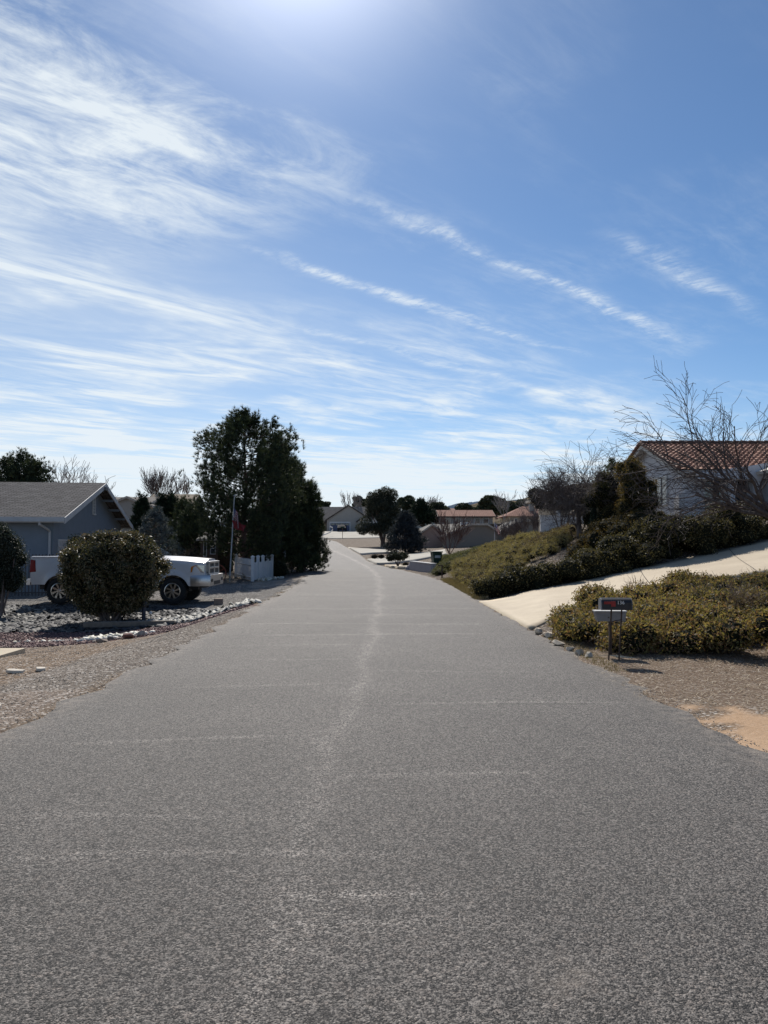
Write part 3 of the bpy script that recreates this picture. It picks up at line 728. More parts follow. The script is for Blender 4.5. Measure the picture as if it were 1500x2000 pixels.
hr = empty('house', (13.7, 34.4, zR), 0, 'grey stucco house with orange clay tile roof above the sloping driveway', 'house')
# main block: ridge along x, gable end facing the road at local x=0
YR, ZE, ZRG = 5.0, 2.13, 3.93
wl = MB(); wl.prism([(0, 0.5, -1.2), (0, 9.5, -1.2), (0, 9.5, ZE + .16), (0, YR, ZRG - .06), (0, 0.5, ZE + .16)], (16, 0, 0)); wl.build('wall', M_STUC, hr)
rs = MB(); rs.slab([(-.45, -.12, ZE), (16.3, -.12, ZE), (16.3, YR, ZRG + .05), (-.45, YR, ZRG + .05)], .12); rs.slab([(-.45, 10.1, ZE), (16.3, 10.1, ZE), (16.3, YR, ZRG + .05), (-.45, YR, ZRG + .05)], .12)
rs.build('roof_deck', M_TRIM, hr)
tr_ = tile_roof(hr, -.5, 16.3, -.2, YR, ZE, ZRG + .05, M_TILE)
tile_roof(hr, -.5, 16.3, 10.2, YR, ZE, ZRG + .05, M_TILE, name='rear_roof')
rd = MB()
for i in range(42): rd.tube([(-.5 + i * .4, YR, ZRG + .13), (-.5 + i * .4 + .43, YR, ZRG + .10)], [.13, .11], 8)
rd.build('ridge_tiles', mat('dark_ridge_tile', (0.11, 0.06, 0.045), 0.8, 0.3, 5), hr)
rk = MB()
for i in range(15):
    f0, f1 = i / 15, (i + 1.15) / 15
    for (ya, yb) in ((-.15, YR), (10.1, YR)):
        rk.tube([(-.5, ya + (yb - ya) * f0, ZE + (ZRG - ZE) * f0 + .14), (-.5, ya + (yb - ya) * f1, ZE + (ZRG - ZE) * f1 + .09)], [.10, .085], 7)
rk.build('rake_tiles', mat('rake_tile', (0.16, 0.075, 0.05), 0.8, 0.3, 5), hr)
fs_ = MB()
for (ya) in (-.15, 10.1): fs_.prism([(-.47, ya, ZE + .02), (-.47, YR, ZRG + .05), (-.47, YR, ZRG - .2), (-.47, ya, ZE - .23)], (.05, 0, 0))
fs_.build('fascia', mat('pale_fascia', (0.50, 0.47, 0.42), 0.7), hr)
window(hr, (0, 3.4, 1.45), 1.5, 1.28, '-x', (1, 0), d=.07, bw=.09)
pr = MB(); pr.prism([(-.02, 0.45, -1.2), (-.02, 1.35, -1.2), (-.02, 1.15, -0.2), (-.02, 1.0, 0.9), (-.02, 0.45, 1.15)], (-.28, 0, 0)); pr.build('brick_pier', M_BRICKW, hr, uvplanar=True)
pr = MB(); pr.prism([(-.02, 4.9, -1.2), (-.02, 6.1, -1.2), (-.02, 5.3, 0.55), (-.02, 5.05, 0.55)], (-.28, 0, 0)); pr.build('brick_pier', M_BRICKW, hr, uvplanar=True)
# recessed porch wall with dark windows, then the projecting front gable
window(hr, (1.25, .5, .95), .75, 1.5, '-y', (0, 1)); window(hr, (2.45, .5, 1.0), .7, 1.4, '-y', (0, 2)); 
for xx in (1.75, 2.85):
    cm = MB(); cm.box((xx - .11, -.42, -1.2), (xx + .11, -.2, 1.75)); cm.box((xx - .16, -.46, 1.62), (xx + .16, -.16, 1.76)); cm.build('porch_column', M_STUC, hr, bevel=.01)
fw = MB(); yf = -1.7
fw.prism([(3.35, yf, -1.5), (8.8, yf, -1.5), (8.8, yf, 2.1), (6.05, yf, 3.2), (3.35, yf, 2.1)], (0, 2.4, 0)); fw.build('front_wing', M_STUC, hr)
ar = MB(); ar.prism([(.2, -.5, 1.72), (3.35, -.5, 1.72), (3.35, -.5, 2.45), (2.5, -.5, 2.3), (.2, -.5, 2.02)], (0, .25, 0)); ar.build('porch_beam', M_STUC, hr)
rf2 = MB(); rf2.slab([(2.75, -2.1, 2.02), (2.75, 3.2, 2.02), (6.05, 3.2, 3.36), (6.05, -2.1, 3.36)], .14); rf2.slab([(9.35, -2.1, 2.02), (9.35, 3.2, 2.02), (6.05, 3.2, 3.36), (6.05, -2.1, 3.36)], .14)
rf2.build('wing_roof', mat('pale_fascia', (0.5, 0.47, 0.42)), hr)
window(hr, (4.55, yf, .75), .9, 1.35, '-y', (1, 1)); window(hr, (6.9, yf, .75), 1.5, 1.3, '-y', (1, 0))
cm = MB(); cm.box((3.2, yf - .12, -1.5), (3.55, yf + .3, 1.95)); cm.build('porch_column', M_STUCW, hr, bevel=.01)
dp = MB(); dp.tube([(4.7, yf - .3, 1.95), (4.7, yf - .12, 1.8), (4.7, yf - .12, -.9), (4.6, yf - .2, -1.05), (4.1, yf - .25, -1.1)], .045, 8); dp.build('downspout', M_TRIM, hr, smooth=True)

# ---- garage house at the end of the road
M_TAUPE = mat('taupe_siding', (0.33, 0.31, 0.28), 0.8, 0.05, 1, bs=0.05)
M_SHG2 = uvmat('brown_grey_shingles', 'b', [(0.20, 0.18, 0.16), (0.27, 0.245, 0.22), (0.12, 0.11, 0.10)], 0.35, 0.16, 0.012, 0.9, 0.5)
M_TANROOF = uvmat('tan_shingles', 'b', [(0.33, 0.27, 0.20), (0.42, 0.35, 0.26), (0.22, 0.18, 0.14)], 0.35, 0.16, 0.012, 0.9, 0.5)
M_DKTRIM = mat('dark_brown_trim', (0.05, 0.04, 0.035), 0.7)
M_BLUED = mat('blue_garage_door', (0.075, 0.095, 0.17), 0.5, 0.05, 1, bs=0.05)
Dg = 176; zg = 4.05
hg = empty('house', (WX(681, Dg), Dg, zg), 0, 'taupe house with blue garage doors at the far end of the road', 'house')
gable(hg, -5.0, 5.0, 0, 9, -1.0, 3.1, 6.35, 0.35, M_TAUPE, M_SHG2, M_DKTRIM, 'y', .18, .3, .3, lite=True)
gable(hg, 2.1, 9.6, -.6, 8, -1.0, 2.75, 5.2, 0.3, M_TAUPE, M_SHG2, M_DKTRIM, 'y', .18, .25, .3, wall_name='garage_wall')
gable(hg, -12, 4, 3, 12, -1, 2.9, 6.2, .4, mat('brown_siding', (0.16, 0.12, 0.09), .8), M_SHG2, M_DKTRIM, 'x', .18, .3, .3, wall_name='side_wall')
for (xc, yv, wd) in ((-2.0, 0, 4.4), (5.0, -.6, 3.4)):
    gd = MB()
    for i in range(4): gd.box((xc - wd / 2, yv - .06, .02 + i * .56), (xc + wd / 2, yv - .005, .56 + i * .56 - .02))
    g_ = gd.build('garage_door', M_BLUED, hg)
    for i in range(4 if wd > 4 else 3):
        nn = 4 if wd > 4 else 3; cw = wd / nn
        pn = MB(); pn.box((xc - wd / 2 + cw * (i + .12), yv - .1, 1.82), (xc - wd / 2 + cw * (i + .88), yv - .062, 2.16)); pn.build('pane', M_GLASS, g_)
    tm = MB(); tm.box((xc - wd / 2 - .2, yv - .05, 0), (xc - wd / 2, yv - .003, 2.6)); tm.box((xc + wd / 2, yv - .05, 0), (xc + wd / 2 + .2, yv - .003, 2.6)); tm.box((xc - wd / 2 - .2, yv - .052, 2.3), (xc + wd / 2 + .2, yv - .004, 2.6)); tm.build('door_trim', M_FRAME, hg)
ch = MB(); ch.box((-10, 6.5, 5.4), (-9.3, 7.2, 7.1)); ch.build('chimney', M_TAUPE, hg)
# a sloping white apron
ap = strip('apron', [(-14.0, 141), (-7, 141), (3.5, 144)], [(-13.5, 175.4), (-7, 175.4), (3.0, 175.4)], 24, 24, lift=.08, material=M_PALEC); tag(ap, kind='structure')
# second roof behind it
hb2 = empty('house', (WX(708, 215), 215, 5.0), 0, 'tan-roofed house behind the taupe garage house', 'house')
gable(hb2, -7, 6, 0, 10, -1, 4.8, 7.0, .4, M_TAUPE, M_TANROOF, M_DKTRIM, 'x', .2, .3, .3)

# ---- low brown-grey house right of the road
M_TAN = mat('brown_grey_stucco', (0.235, 0.20, 0.165), 0.9, 0.05, .6, bs=0.2)
M_PINKT = mat('rosy_tan_stucco', (0.34, 0.235, 0.19), 0.9, 0.05, .6, bs=0.2)
M_GRAVR = uvmat('weathered_grey_roof', 'b', [(0.26, 0.245, 0.22), (0.33, 0.31, 0.28), (0.19, 0.18, 0.165)], 0.35, 0.16, 0.012, 0.9, 0.5)
M_FASP = mat('pale_tan_fascia', (0.42, 0.37, 0.31), .8, bs=0)
Dt = 88
ht = empty('house', (WX(868, Dt), Dt, 0.75), 0, 'low brown-grey stucco house with clipped gables beyond the green slope', 'house')
def clipped(x0, x1, xa, xb, zl_, zr_2, zt, y0, y1, wn):
    wl = MB(); wl.prism([(x0, y0, -.8), (x1, y0, -.8), (x1, y0, zr_2), (xb, y0, zt), (xa, y0, zt), (x0, y0, zl_)], (0, y1 - y0, 0)); wl.build(wn, M_TAN, ht)
    rf = MB(); t = .1
    for p, q in (((x0 - .35, zl_ - .12), (xa, zt)), ((xa, zt), (xb, zt)), ((xb, zt), (x1 + .3, zr_2 - .12))):
        rf.prism([(p[0], y0 - .35, p[1] + .02), (q[0], y0 - .35, q[1] + .02), (q[0], y0 - .35, q[1] + .02 + t), (p[0], y0 - .35, p[1] + .02 + t)], (0, y1 - y0 + .5, 0))
    rf.build('roof', M_GRAVR, ht, uvplanar=True)
    fa = MB()
    for p, q in (((x0 - .35, zl_ - .12), (xa, zt)), ((xa, zt), (xb, zt)), ((xb, zt), (x1 + .3, zr_2 - .12))):
        fa.prism([(p[0], y0 - .4, p[1] - .1), (q[0], y0 - .4, q[1] - .1), (q[0], y0 - .4, q[1] + .14), (p[0], y0 - .4, p[1] + .14)], (0, .045, 0))
    fa.build('fascia', M_FASP, ht)
clipped(0, 6.1, 3.1, 4.9, 1.75, 2.2, 3.05, 0, 14, 'wall')
clipped(6.3, 13, 9.2, 11.2, 1.9, 2.6, 3.55, 2, 14, 'east_wall')
gable(ht, -2.9, 0.5, 3, 10, -.8, 1.9, 3.1, .35, M_PINKT, M_GRAVR, M_FASP, 'y', .12, .3, .2, wall_name='porch_wall')
rf = MB(); rf.slab([(-4.8, 6, 1.7), (1, 6, 1.9), (4.5, 14, 3.6), (-1, 14, 3.4)], .1); rf.slab([(1.5, 14, 3.55), (9, 14, 3.55), (9, 20, 2.2), (1.5, 20, 2.2)], .1); rf.build('back_roof', M_GRAVR, ht, uvplanar=True)
window(ht, (-2.9, 4.6, .7), 1.1, 1.7, '-x', (0, 0), fm=M_DKTRIM)
vt = MB(); vt.box((2.5, 6, 3.1), (3.6, 7.4, 3.5)); vt.build('roof_vent', M_STUCW, ht)
for k in range(2):
    st_ = MB(); st_.box((8.9 + k * 1.0, 5, 3.4), (9.2 + k * 1.0, 5.3, 3.95)); st_.build('chimney', M_FASP, ht)

# ---- clay-tile houses on the rise
M_TILEF = uvmat('far_clay_tiles', 'b', [(0.25, 0.12, 0.085), (0.32, 0.165, 0.12), (0.17, 0.08, 0.06)], 0.3, 0.36, 0.03, 0.85, 0.6, 0.0)
M_BEIGE = mat('beige_stucco', (0.42, 0.36, 0.28), .9, .05, .7, bs=.2)
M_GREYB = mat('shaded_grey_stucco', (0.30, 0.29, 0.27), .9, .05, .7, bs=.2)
Dc = 120; zc = h1(12, 120)
hc = empty('house', (WX(860, Dc), Dc, zc), 0, 'long low house with red-brown tile roof and a row of dark windows', 'house')
gable(hc, 0, 8.2, 0, 7, -1.5, WZ(1011, Dc) - zc + .2, WZ(998, 123.5) - zc, .5, M_GREYB, M_TILEF, M_DKTRIM, 'x', .15, .4, .2)
for i, xx in enumerate((1.2, 2.8, 4.4, 5.8, 7.1)): window(hc, (xx, 0, WZ(1017, Dc) - zc), .8, 1.0, '-y', (0, 0))
sk = MB(); sk.box((2.4, 1.8, WZ(1002.5, Dc) - zc), (3.3, 2.2, WZ(1001, Dc) - zc)); sk.build('skylight', M_STUCW, hc)
Dd = 108; zd = h1(20, 108)
hd = empty('house', (WX(1000, Dd), Dd, zd), 0, 'house with orange tile hip roof below the hill left of the white wall', 'house')
zt_ = WZ(986, Dd) - zd; ze_ = WZ(1008, Dd) - zd
wl = MB(); wl.box((-.2, .6, -2), (8.5, 8, ze_)); wl.build('wall', M_BEIGE, hd)
hp = MB(); A_ = [(-1, 0, ze_), (9.2, 0, ze_), (9.2, 9, ze_), (-1, 9, ze_)]; r0, r1 = (2.2, 4.2, zt_), (5.2, 4.2, zt_)
hp.add(A_ + [r0, r1], [(0, 1, 5, 4), (1, 2, 5), (2, 3, 4, 5), (3, 0, 4), (0, 3, 2, 1)]); hp.build('roof', M_TILEF, hd, uvplanar=True)
ch = MB(); ch.box((2.9, 2.2, zt_ - 1.2), (3.6, 2.9, zt_ + .35)); ch.build('chimney', M_GREYB, hd)
he = empty('house', (WX(905, 210), 210, 6), 0, 'small distant house with pink-brown roof above the long tiled roof', 'house')
gable(he, -3, 5.5, 0, 7, -1, WZ(999, 210) - 6, WZ(994, 213) - 6, .5, M_BEIGE, M_TILEF, M_DKTRIM, 'x', .2, .4, .2)
# ---- beige house behind the white wall
Dw = 58; zw = h1(14, 58)
hw = empty('house', (WX(1088, Dw), Dw, zw), 0, 'beige house with square columns behind the low white wall', 'house')
zb_ = -1.5; zt1 = WZ(968, Dw) - zw
wl = MB(); wl.box((0, 2.4, zb_), (7, 7, zt1 - .25)); wl.build('wall', M_BEIGE, hw)
for (xa, wd) in ((0, .28), (1.0, .22)):
    c_ = MB(); c_.box((xa, 0, zb_), (xa + wd, .3, zt1 - .2)); c_.build('column', M_STUCW, hw)
rf = MB(); rf.box((-1.0, -.4, zt1 - .2), (7.5, 7.4, zt1)); rf.build('eave', M_FASP, hw)
hp = MB(); A_ = [(-1.0, -.4, zt1 + .01), (7.5, -.4, zt1 + .01), (7.5, 7.4, zt1 + .01), (-1.0, 7.4, zt1 + .01)]
hp.add(A_ + [(2, 3.5, zt1 + .75), (4.5, 3.5, zt1 + .75)], [(0, 1, 5, 4), (1, 2, 5), (2, 3, 4, 5), (3, 0, 4), (0, 3, 2, 1)]); hp.build('roof', M_TANROOF, hw, uvplanar=True)
gable(hw, .8, 3.6, -2.5, 2.2, zb_, WZ(1000, Dw) - zw, WZ(977, Dw) - zw, .25, M_BEIGE, M_TANROOF, M_FASP, 'y', .1, .2, .15, wall_name='garage_wall')
Dv = 46
ww = empty('white_wall', (WX(1056, Dv), Dv, h1(9.6, Dv)), 0, 'low plain white wall behind the bare weeping tree', 'wall')
z1_ = WZ(1008.5, Dv) - ww.location.z
m1 = MB(); m1.box((0, 0, -1), (1.85, .22, z1_)); m1.box((1.85, 0, -1), (2.15, .8, z1_ - .03)); m1.box((1.9, .5, -1), (4.2, .72, z1_ - .1)); m1.build('wall', M_STUCW, ww, bevel=.01)
m1 = MB(); m1.box((-.04, -.04, z1_ + .002), (1.9, .26, z1_ + .06)); m1.build('coping', M_STUCW, ww)
# white block wall by the road with the wheelie bin behind it
Dq = 42
rw = empty('retaining_wall', (2.55, 41.6, 0), 0, 'low white block retaining wall at the road edge by the green bin', 'wall')
bl = MB()
for i in range(3): bl.box((-1.22 + i * .1, 5.9 + i * .03, -.3), (-1.05 + i * .1, 6.3, .16 + i * .1))
bl.prism([(-.97, 5.8, -.4), (0, 0, -.5), (0, 0, .49), (-.97, 5.8, .49)], (.25, .04, 0)); bl.build('block_wall', mat('pale_block', (0.40, 0.39, 0.42), .9, .06, 2), rw, uvplanar=True)
cp_ = MB(); cp_.prism([(-1.0, 5.85, .494), (-.03, -.05, .494), (-.03, -.05, .545), (-1.0, 5.85, .545)], (.33, .05, 0)); cp_.build('coping', M_STUCW, rw)
# ---- houses behind the left garden
Dk = 90
hk = empty('house', (WX(287, Dk), Dk, h1(-26, 90)), 0, 'red-brown house with long beige roof left of the tall pine', 'house'); zk = hk.location.z
gable(hk, 0, 5.2, 0, 5.5, -1, WZ(983, Dk) - zk + .1, WZ(967, Dk + 2.7) - zk, .4, mat('red_brown_siding', (0.20, 0.075, 0.05), .8), M_TANROOF, M_DKTRIM, 'x', .12, .25, .2)
hj = empty('house', (WX(235, 75), 75, h1(-26, 75)), 0, 'grey-roofed house just right of the grey-blue gable', 'house'); zj = hj.location.z
gable(hj, -4, 2.6, 0, 6, -1, WZ(983, 75) - zj, WZ(973, 78) - zj, .4, M_TAUPE, M_SHG2, M_FASP, 'x', .12, .3, .2)
gable(hj, 0, 3.0, -2.5, 3, -1, WZ(985, 73) - zj, WZ(972, 73) - zj, .4, M_TAUPE, M_SHG2, M_FASP, 'y', .12, .3, .2, wall_name='wing_wall')
# ---- little brown garden shed
Ds = 43; zs = h1(-10, Ds)
hs = empty('garden_shed', (WX(392, Ds), Ds, zs), R(-14), 'small brown garden shed with pale-framed windows under the pine', 'shed')
M_BRN = mat('dark_brown_boards', (0.10, 0.07, 0.055), .8, .1, 4)
gable(hs, 0, 1.05, 0, 2.0, -.2, 1.85, 2.25, .2, M_BRN, M_GRAVR, M_FASP, 'x', .06, .12, .1)
window(hs, (.30, 0, 1.25), .14, .75, '-y', (0, 0), bw=.035); window(hs, (.78, 0, 1.3), .26, .6, '-y', (0, 1), bw=.035)

# ================================================================== PICKUP
def carpaint(name, colr_, rough=0.28):
    m_, n, b = newmat(name); b.inputs['Base Color'].default_value = (*colr_, 1); b.inputs['Roughness'].default_value = rough
    b.inputs['Coat Weight'].default_value = 0.3; b.inputs['Coat Roughness'].default_value = 0.12
    nz = noise(n, objco(n), 3.0, 6, 0.7)
    n.links.new(mixc(n, nz.ss(0.45, 0.8) * 0.35, (*colr_,), tuple(c * .72 for c in colr_)), b.inputs['Base Color'])
    n.links.new((nz * 0.25 + 0.18).k, b.inputs['Roughness']); return m_
M_WHITE = carpaint('white_paint', (0.54, 0.54, 0.55))
M_RUB = mat('tyre_rubber', (0.018, 0.018, 0.019), 0.85, .2, 12, bs=.2)
M_CHR = mat('chrome', (0.45, 0.45, 0.46), 0.3, .03, 3, metal=1.0, bs=0)
M_RIM = mat('machined_alloy', (0.55, 0.53, 0.50), 0.28, .05, 3, metal=1.0, bs=0)
M_BLK = mat('black_plastic', (0.018, 0.018, 0.02), 0.5, .1, 4, bs=0)
M_RED = mat('red_lens', (0.20, 0.006, 0.006), 0.4, .05, 3, bs=0, spec=.2)
M_LENS = mat('clear_lens', (0.40, 0.40, 0.38), 0.1, .1, 12, metal=.4, bs=0, spec=.9)
M_AMB = mat('amber_lens', (0.5, 0.18, 0.03), 0.2, .05, 3, bs=0)
TX, TY, TZ = -11.36, 25.5, -0.30
tk = empty('pickup_truck', (TX, TY, TZ), R(-1.5), 'white crew-cab pickup parked on grey gravel behind the large round shrub', 'pickup')
tk.scale = (.97,) * 3
XR, XF, WR, AR = 1.10, 4.84, 0.415, 0.535        # wheel stations
def arch(x, base):
    for xc in (XR, XF):
        d = abs(x - xc)
        if d < AR: return max(base, WR + math.sqrt(AR * AR - d * d) * 0.97)
    return base
def colx(a, b_, n_):
    s = set(np.linspace(a, b_, n_).round(4))
    for xc in (XR, XF):
        for k in range(17):
            q = xc - AR * math.cos(math.pi * k / 16)
            if a < q < b_: s.add(round(q, 4))
        for q in (xc - AR - .003, xc + AR + .003):
            if a < q < b_: s.add(round(q, 4))
    return sorted(s)
def loft(mb, xs_, path, ends=True):
    rows = [path(x) for x in xs_]; k = len(rows[0]); vs = [(x, y, z) for x, r_ in zip(xs_, rows) for (y, z) in r_]
    fs = [(i * k + j, i * k + j + 1, (i + 1) * k + j + 1, (i + 1) * k + j) for i in range(len(xs_) - 1) for j in range(k - 1)]
    mb.add(vs, fs)
    if ends: mb.add([vs[j] for j in range(k)], [tuple(range(k))]); mb.add([vs[-k + j] for j in range(k)], [tuple(range(k))])
def sidey(z, zb, hw, x):
    fl_ = 0
    for xc in (XR, XF):
        d = math.hypot(x - xc, z - WR)
        fl_ = max(fl_, 0.045 * max(0, 1 - abs(d - AR) / 0.16))
    return hw - 0.05 * ((z - 1.0) / 0.5) ** 2 * (1 if z < 1.0 else 0.8) + fl_
body = MB()
def path_front(x):
    f = (x - 3.95) / (5.86 - 3.95); top = 1.47 - 0.10 * f ** 2; zb = arch(x, 0.56 + 0.02 * f)
    hw = 0.985 - 0.10 * max(0, (f - .72) / .28) ** 2; zs_ = np.linspace(zb, top - .09, 9)
    L_ = [(sidey(z, zb, hw, x), z) for z in zs_]
    y1 = L_[-1][0]
    cr = [(y1 - .02, top - .035), (y1 - .09, top - .005), (y1 - .22, top + .015), (.50, top + .03), (.40, top + .075), (.12, top + .085)]
    h_ = L_ + cr
    return h_ + [(-a, z) for a, z in h_[::-1]]
loft(body, colx(3.95, 5.86, 14), path_front)
def path_bed(x):
    zb = arch(x, 0.62); L_ = [(sidey(z, zb, .985, x), z) for z in np.linspace(zb, 1.50, 9)]
    h_ = L_ + [(.965, 1.535), (.93, 1.55), (.86, 1.55), (.85, 1.53), (.85, .98)]
    return h_ + [(-a, z) for a, z in h_[::-1]]
loft(body, colx(0.14, 2.08, 14), path_bed, ends=False)
body.box((0.10, -.955, .70), (0.19, .955, 1.53)); body.box((2.0, -.95, .7), (2.08, .95, 1.54))
def path_cab(x):
    L_ = [(sidey(z, .56, .985, x), z) for z in np.linspace(.56, 1.42, 9)] + [(.95, 1.46)]
    return L_ + [(-a, z) for a, z in L_[::-1]]
loft(body, list(np.linspace(2.12, 3.95, 8)), path_cab)
bo = body.build('body', M_WHITE, tk, smooth=True)
# greenhouse
cb = MB(); prof_ = [(2.12, 1.44), (2.22, 1.90), (2.5, 1.985), (3.35, 1.985), (3.62, 1.93), (4.33, 1.46)]
def gh(sg):
    return [(x, sg * (.93 - (z - 1.44) * .32), z) for x, z in prof_]
a, b_ = gh(-1), gh(1); n_ = len(a)
cb.add(a + b_, [tuple(range(n_)), tuple(range(2 * n_ - 1, n_ - 1, -1))] + [(i, i + 1, n_ + i + 1, n_ + i) for i in range(n_ - 1)])
cb.build('cab', M_WHITE, tk, bevel=.03, smooth=True)
def sidewin(sg, pts, name='side_window'):
    q = [(x, sg * (.935 - (z - 1.44) * .32), z) for x, z in pts]
    m1 = MB(); m1.prism(q, (0, sg * .006, 0)); m1.build(name, M_GLASS, tk)
for sg in (-1, 1):
    sidewin(sg, [(2.30, 1.50), (2.36, 1.86), (2.98, 1.90), (2.98, 1.50)]); sidewin(sg, [(3.06, 1.50), (3.06, 1.90), (3.50, 1.88), (4.02, 1.52)])
ws = MB(); ws.prism([(3.70, -.74, 1.90), (3.70, .74, 1.90), (4.31, .86, 1.50), (4.31, -.86, 1.50)], (.022, 0, .025)); ws.build('windscreen', M_GLASS, tk)
for sg in (-1, 1):
    for x0_, x1_ in ((2.16, 3.0), (3.03, 3.92)):
        dr = MB(); dr.prism([(x0_, sg * .975, .66), (x1_, sg * .975, .66), (x1_, sg * .97, 1.42), (x0_, sg * .97, 1.42)], (0, sg * .018, 0)); do = dr.build('door', M_WHITE, tk, bevel=.008)
        hd_ = MB(); hd_.box((x0_ + .06, sg * .99, 1.28), (x0_ + .24, sg * 1.03, 1.32)); hd_.build('handle', M_CHR, do)
    mr = MB(); mr.box((3.85, sg * .95, 1.5), (3.95, sg * 1.06, 1.54)); mr.box((3.84, sg * 1.02, 1.47), (3.94, sg * 1.24, 1.70)); mr.build('mirror', M_BLK, tk, bevel=.02)
    rb_ = MB(); rb_.tube([(2.0, sg * 1.0, .50), (4.25, sg * 1.0, .50)], .045, 8); rb_.build('running_board', M_CHR, tk, smooth=True)
    tl = MB(); tl.prism([(.085, sg * .99, 1.02), (.30, sg * 1.0, 1.04), (.26, sg * .985, 1.42), (.10, sg * .96, 1.44)], (0, -sg * .12, 0)); tl.build('tail_light', M_RED, tk, bevel=.015)
    # headlight wraps the corner
    hb_ = MB(); hb_.prism([(5.36, sg * .972, 1.02), (5.84, sg * .915, 1.02), (5.86, sg * .90, 1.26), (5.62, sg * .95, 1.27), (5.45, sg * .975, 1.18)], (0, -sg * .1, 0)); ho = hb_.build('headlight', M_LENS, tk, bevel=.01)
    am = MB(); am.prism([(5.34, sg * .978, 1.01), (5.46, sg * .985, 1.03), (5.50, sg * .985, 1.19), (5.62, sg * .96, 1.28), (5.44, sg * .978, 1.21)], (0, -sg * .05, 0)); am.build('indicator', M_AMB, ho)
    af = MB(); af.prism([(5.80, sg * .90, 1.02), (5.885, sg * .62, 1.02), (5.885, sg * .62, 1.27), (5.80, sg * .90, 1.27)], (.02, 0, 0)); af.build('lamp_face', M_LENS, ho)
gr = MB(); gr.box((5.80, -.62, .98), (5.93, .62, 1.34)); go_ = gr.build('grille', M_BLK, tk, bevel=.01)
gc = MB(); gc.box((5.84, -.66, 1.31), (5.965, .66, 1.38)); gc.box((5.84, -.66, .93), (5.965, .66, .985)); gc.box((5.90, -.66, .98), (5.96, -.60, 1.33)); gc.box((5.90, .60, .98), (5.96, .66, 1.33))
gc.box((5.90, -.04, .98), (5.968, .04, 1.33)); gc.box((5.90, -.6, 1.13), (5.962, .6, 1.19)); gc.build('grille_surround', M_CHR, go_, bevel=.008)
bp = MB()
def bump_path(x):
    f = (x - 5.45) / .6; y = .99 - .10 * max(0, f) ** 2.5
    return [(y, .57), (y + .012, .66), (y + .014, .84), (y - .02, .93), (-y + .02, .93), (-y - .014, .84), (-y - .012, .66), (-y, .57)]
loft(bp, [5.42, 5.6, 5.75, 5.86, 5.95, 6.02, 6.05], bump_path); bo_ = bp.build('front_bumper', M_CHR, tk, smooth=True)
fg = MB()
for sg in (-1, 1): fg.lathe([(0.001, 6.062), (.06, 6.062), (.075, 6.04), (.075, 6.0)], (0, 0, 0), 'z', 12)
fg2 = MB()
for sg in (-1, 1): fg2.box((6.03, sg * .58, .70), (6.06, sg * .78, .80))
fg2.box((6.03, -.4, .60), (6.06, .4, .72)); fg2.build('air_dam', M_BLK, bo_)
rbm = MB(); rbm.box((-.05, -.93, .60), (.10, .93, .80)); rbm.box((-.07, -.5, .80), (.1, .5, .83)); rbm.build('rear_bumper', M_CHR, tk, bevel=.03)
ud = MB(); ud.box((.3, -.7, .45), (5.6, -.55, .62)); ud.box((.3, .55, .45), (5.6, .7, .62)); ud.box((XR - .15, -.85, .36), (XR + .15, .85, .5)); ud.box((XF - .12, -.85, .36), (XF + .12, .85, .5)); ud.box((XR + .6, -.86, .58), (5.5, .86, .7)); ud.box((XR - .5, -.84, .95), (XR + .5, .84, .99)); ud.box((XF - .5, -.8, .95), (XF + .5, .8, .99)); ud.build('chassis', M_BLK, tk)
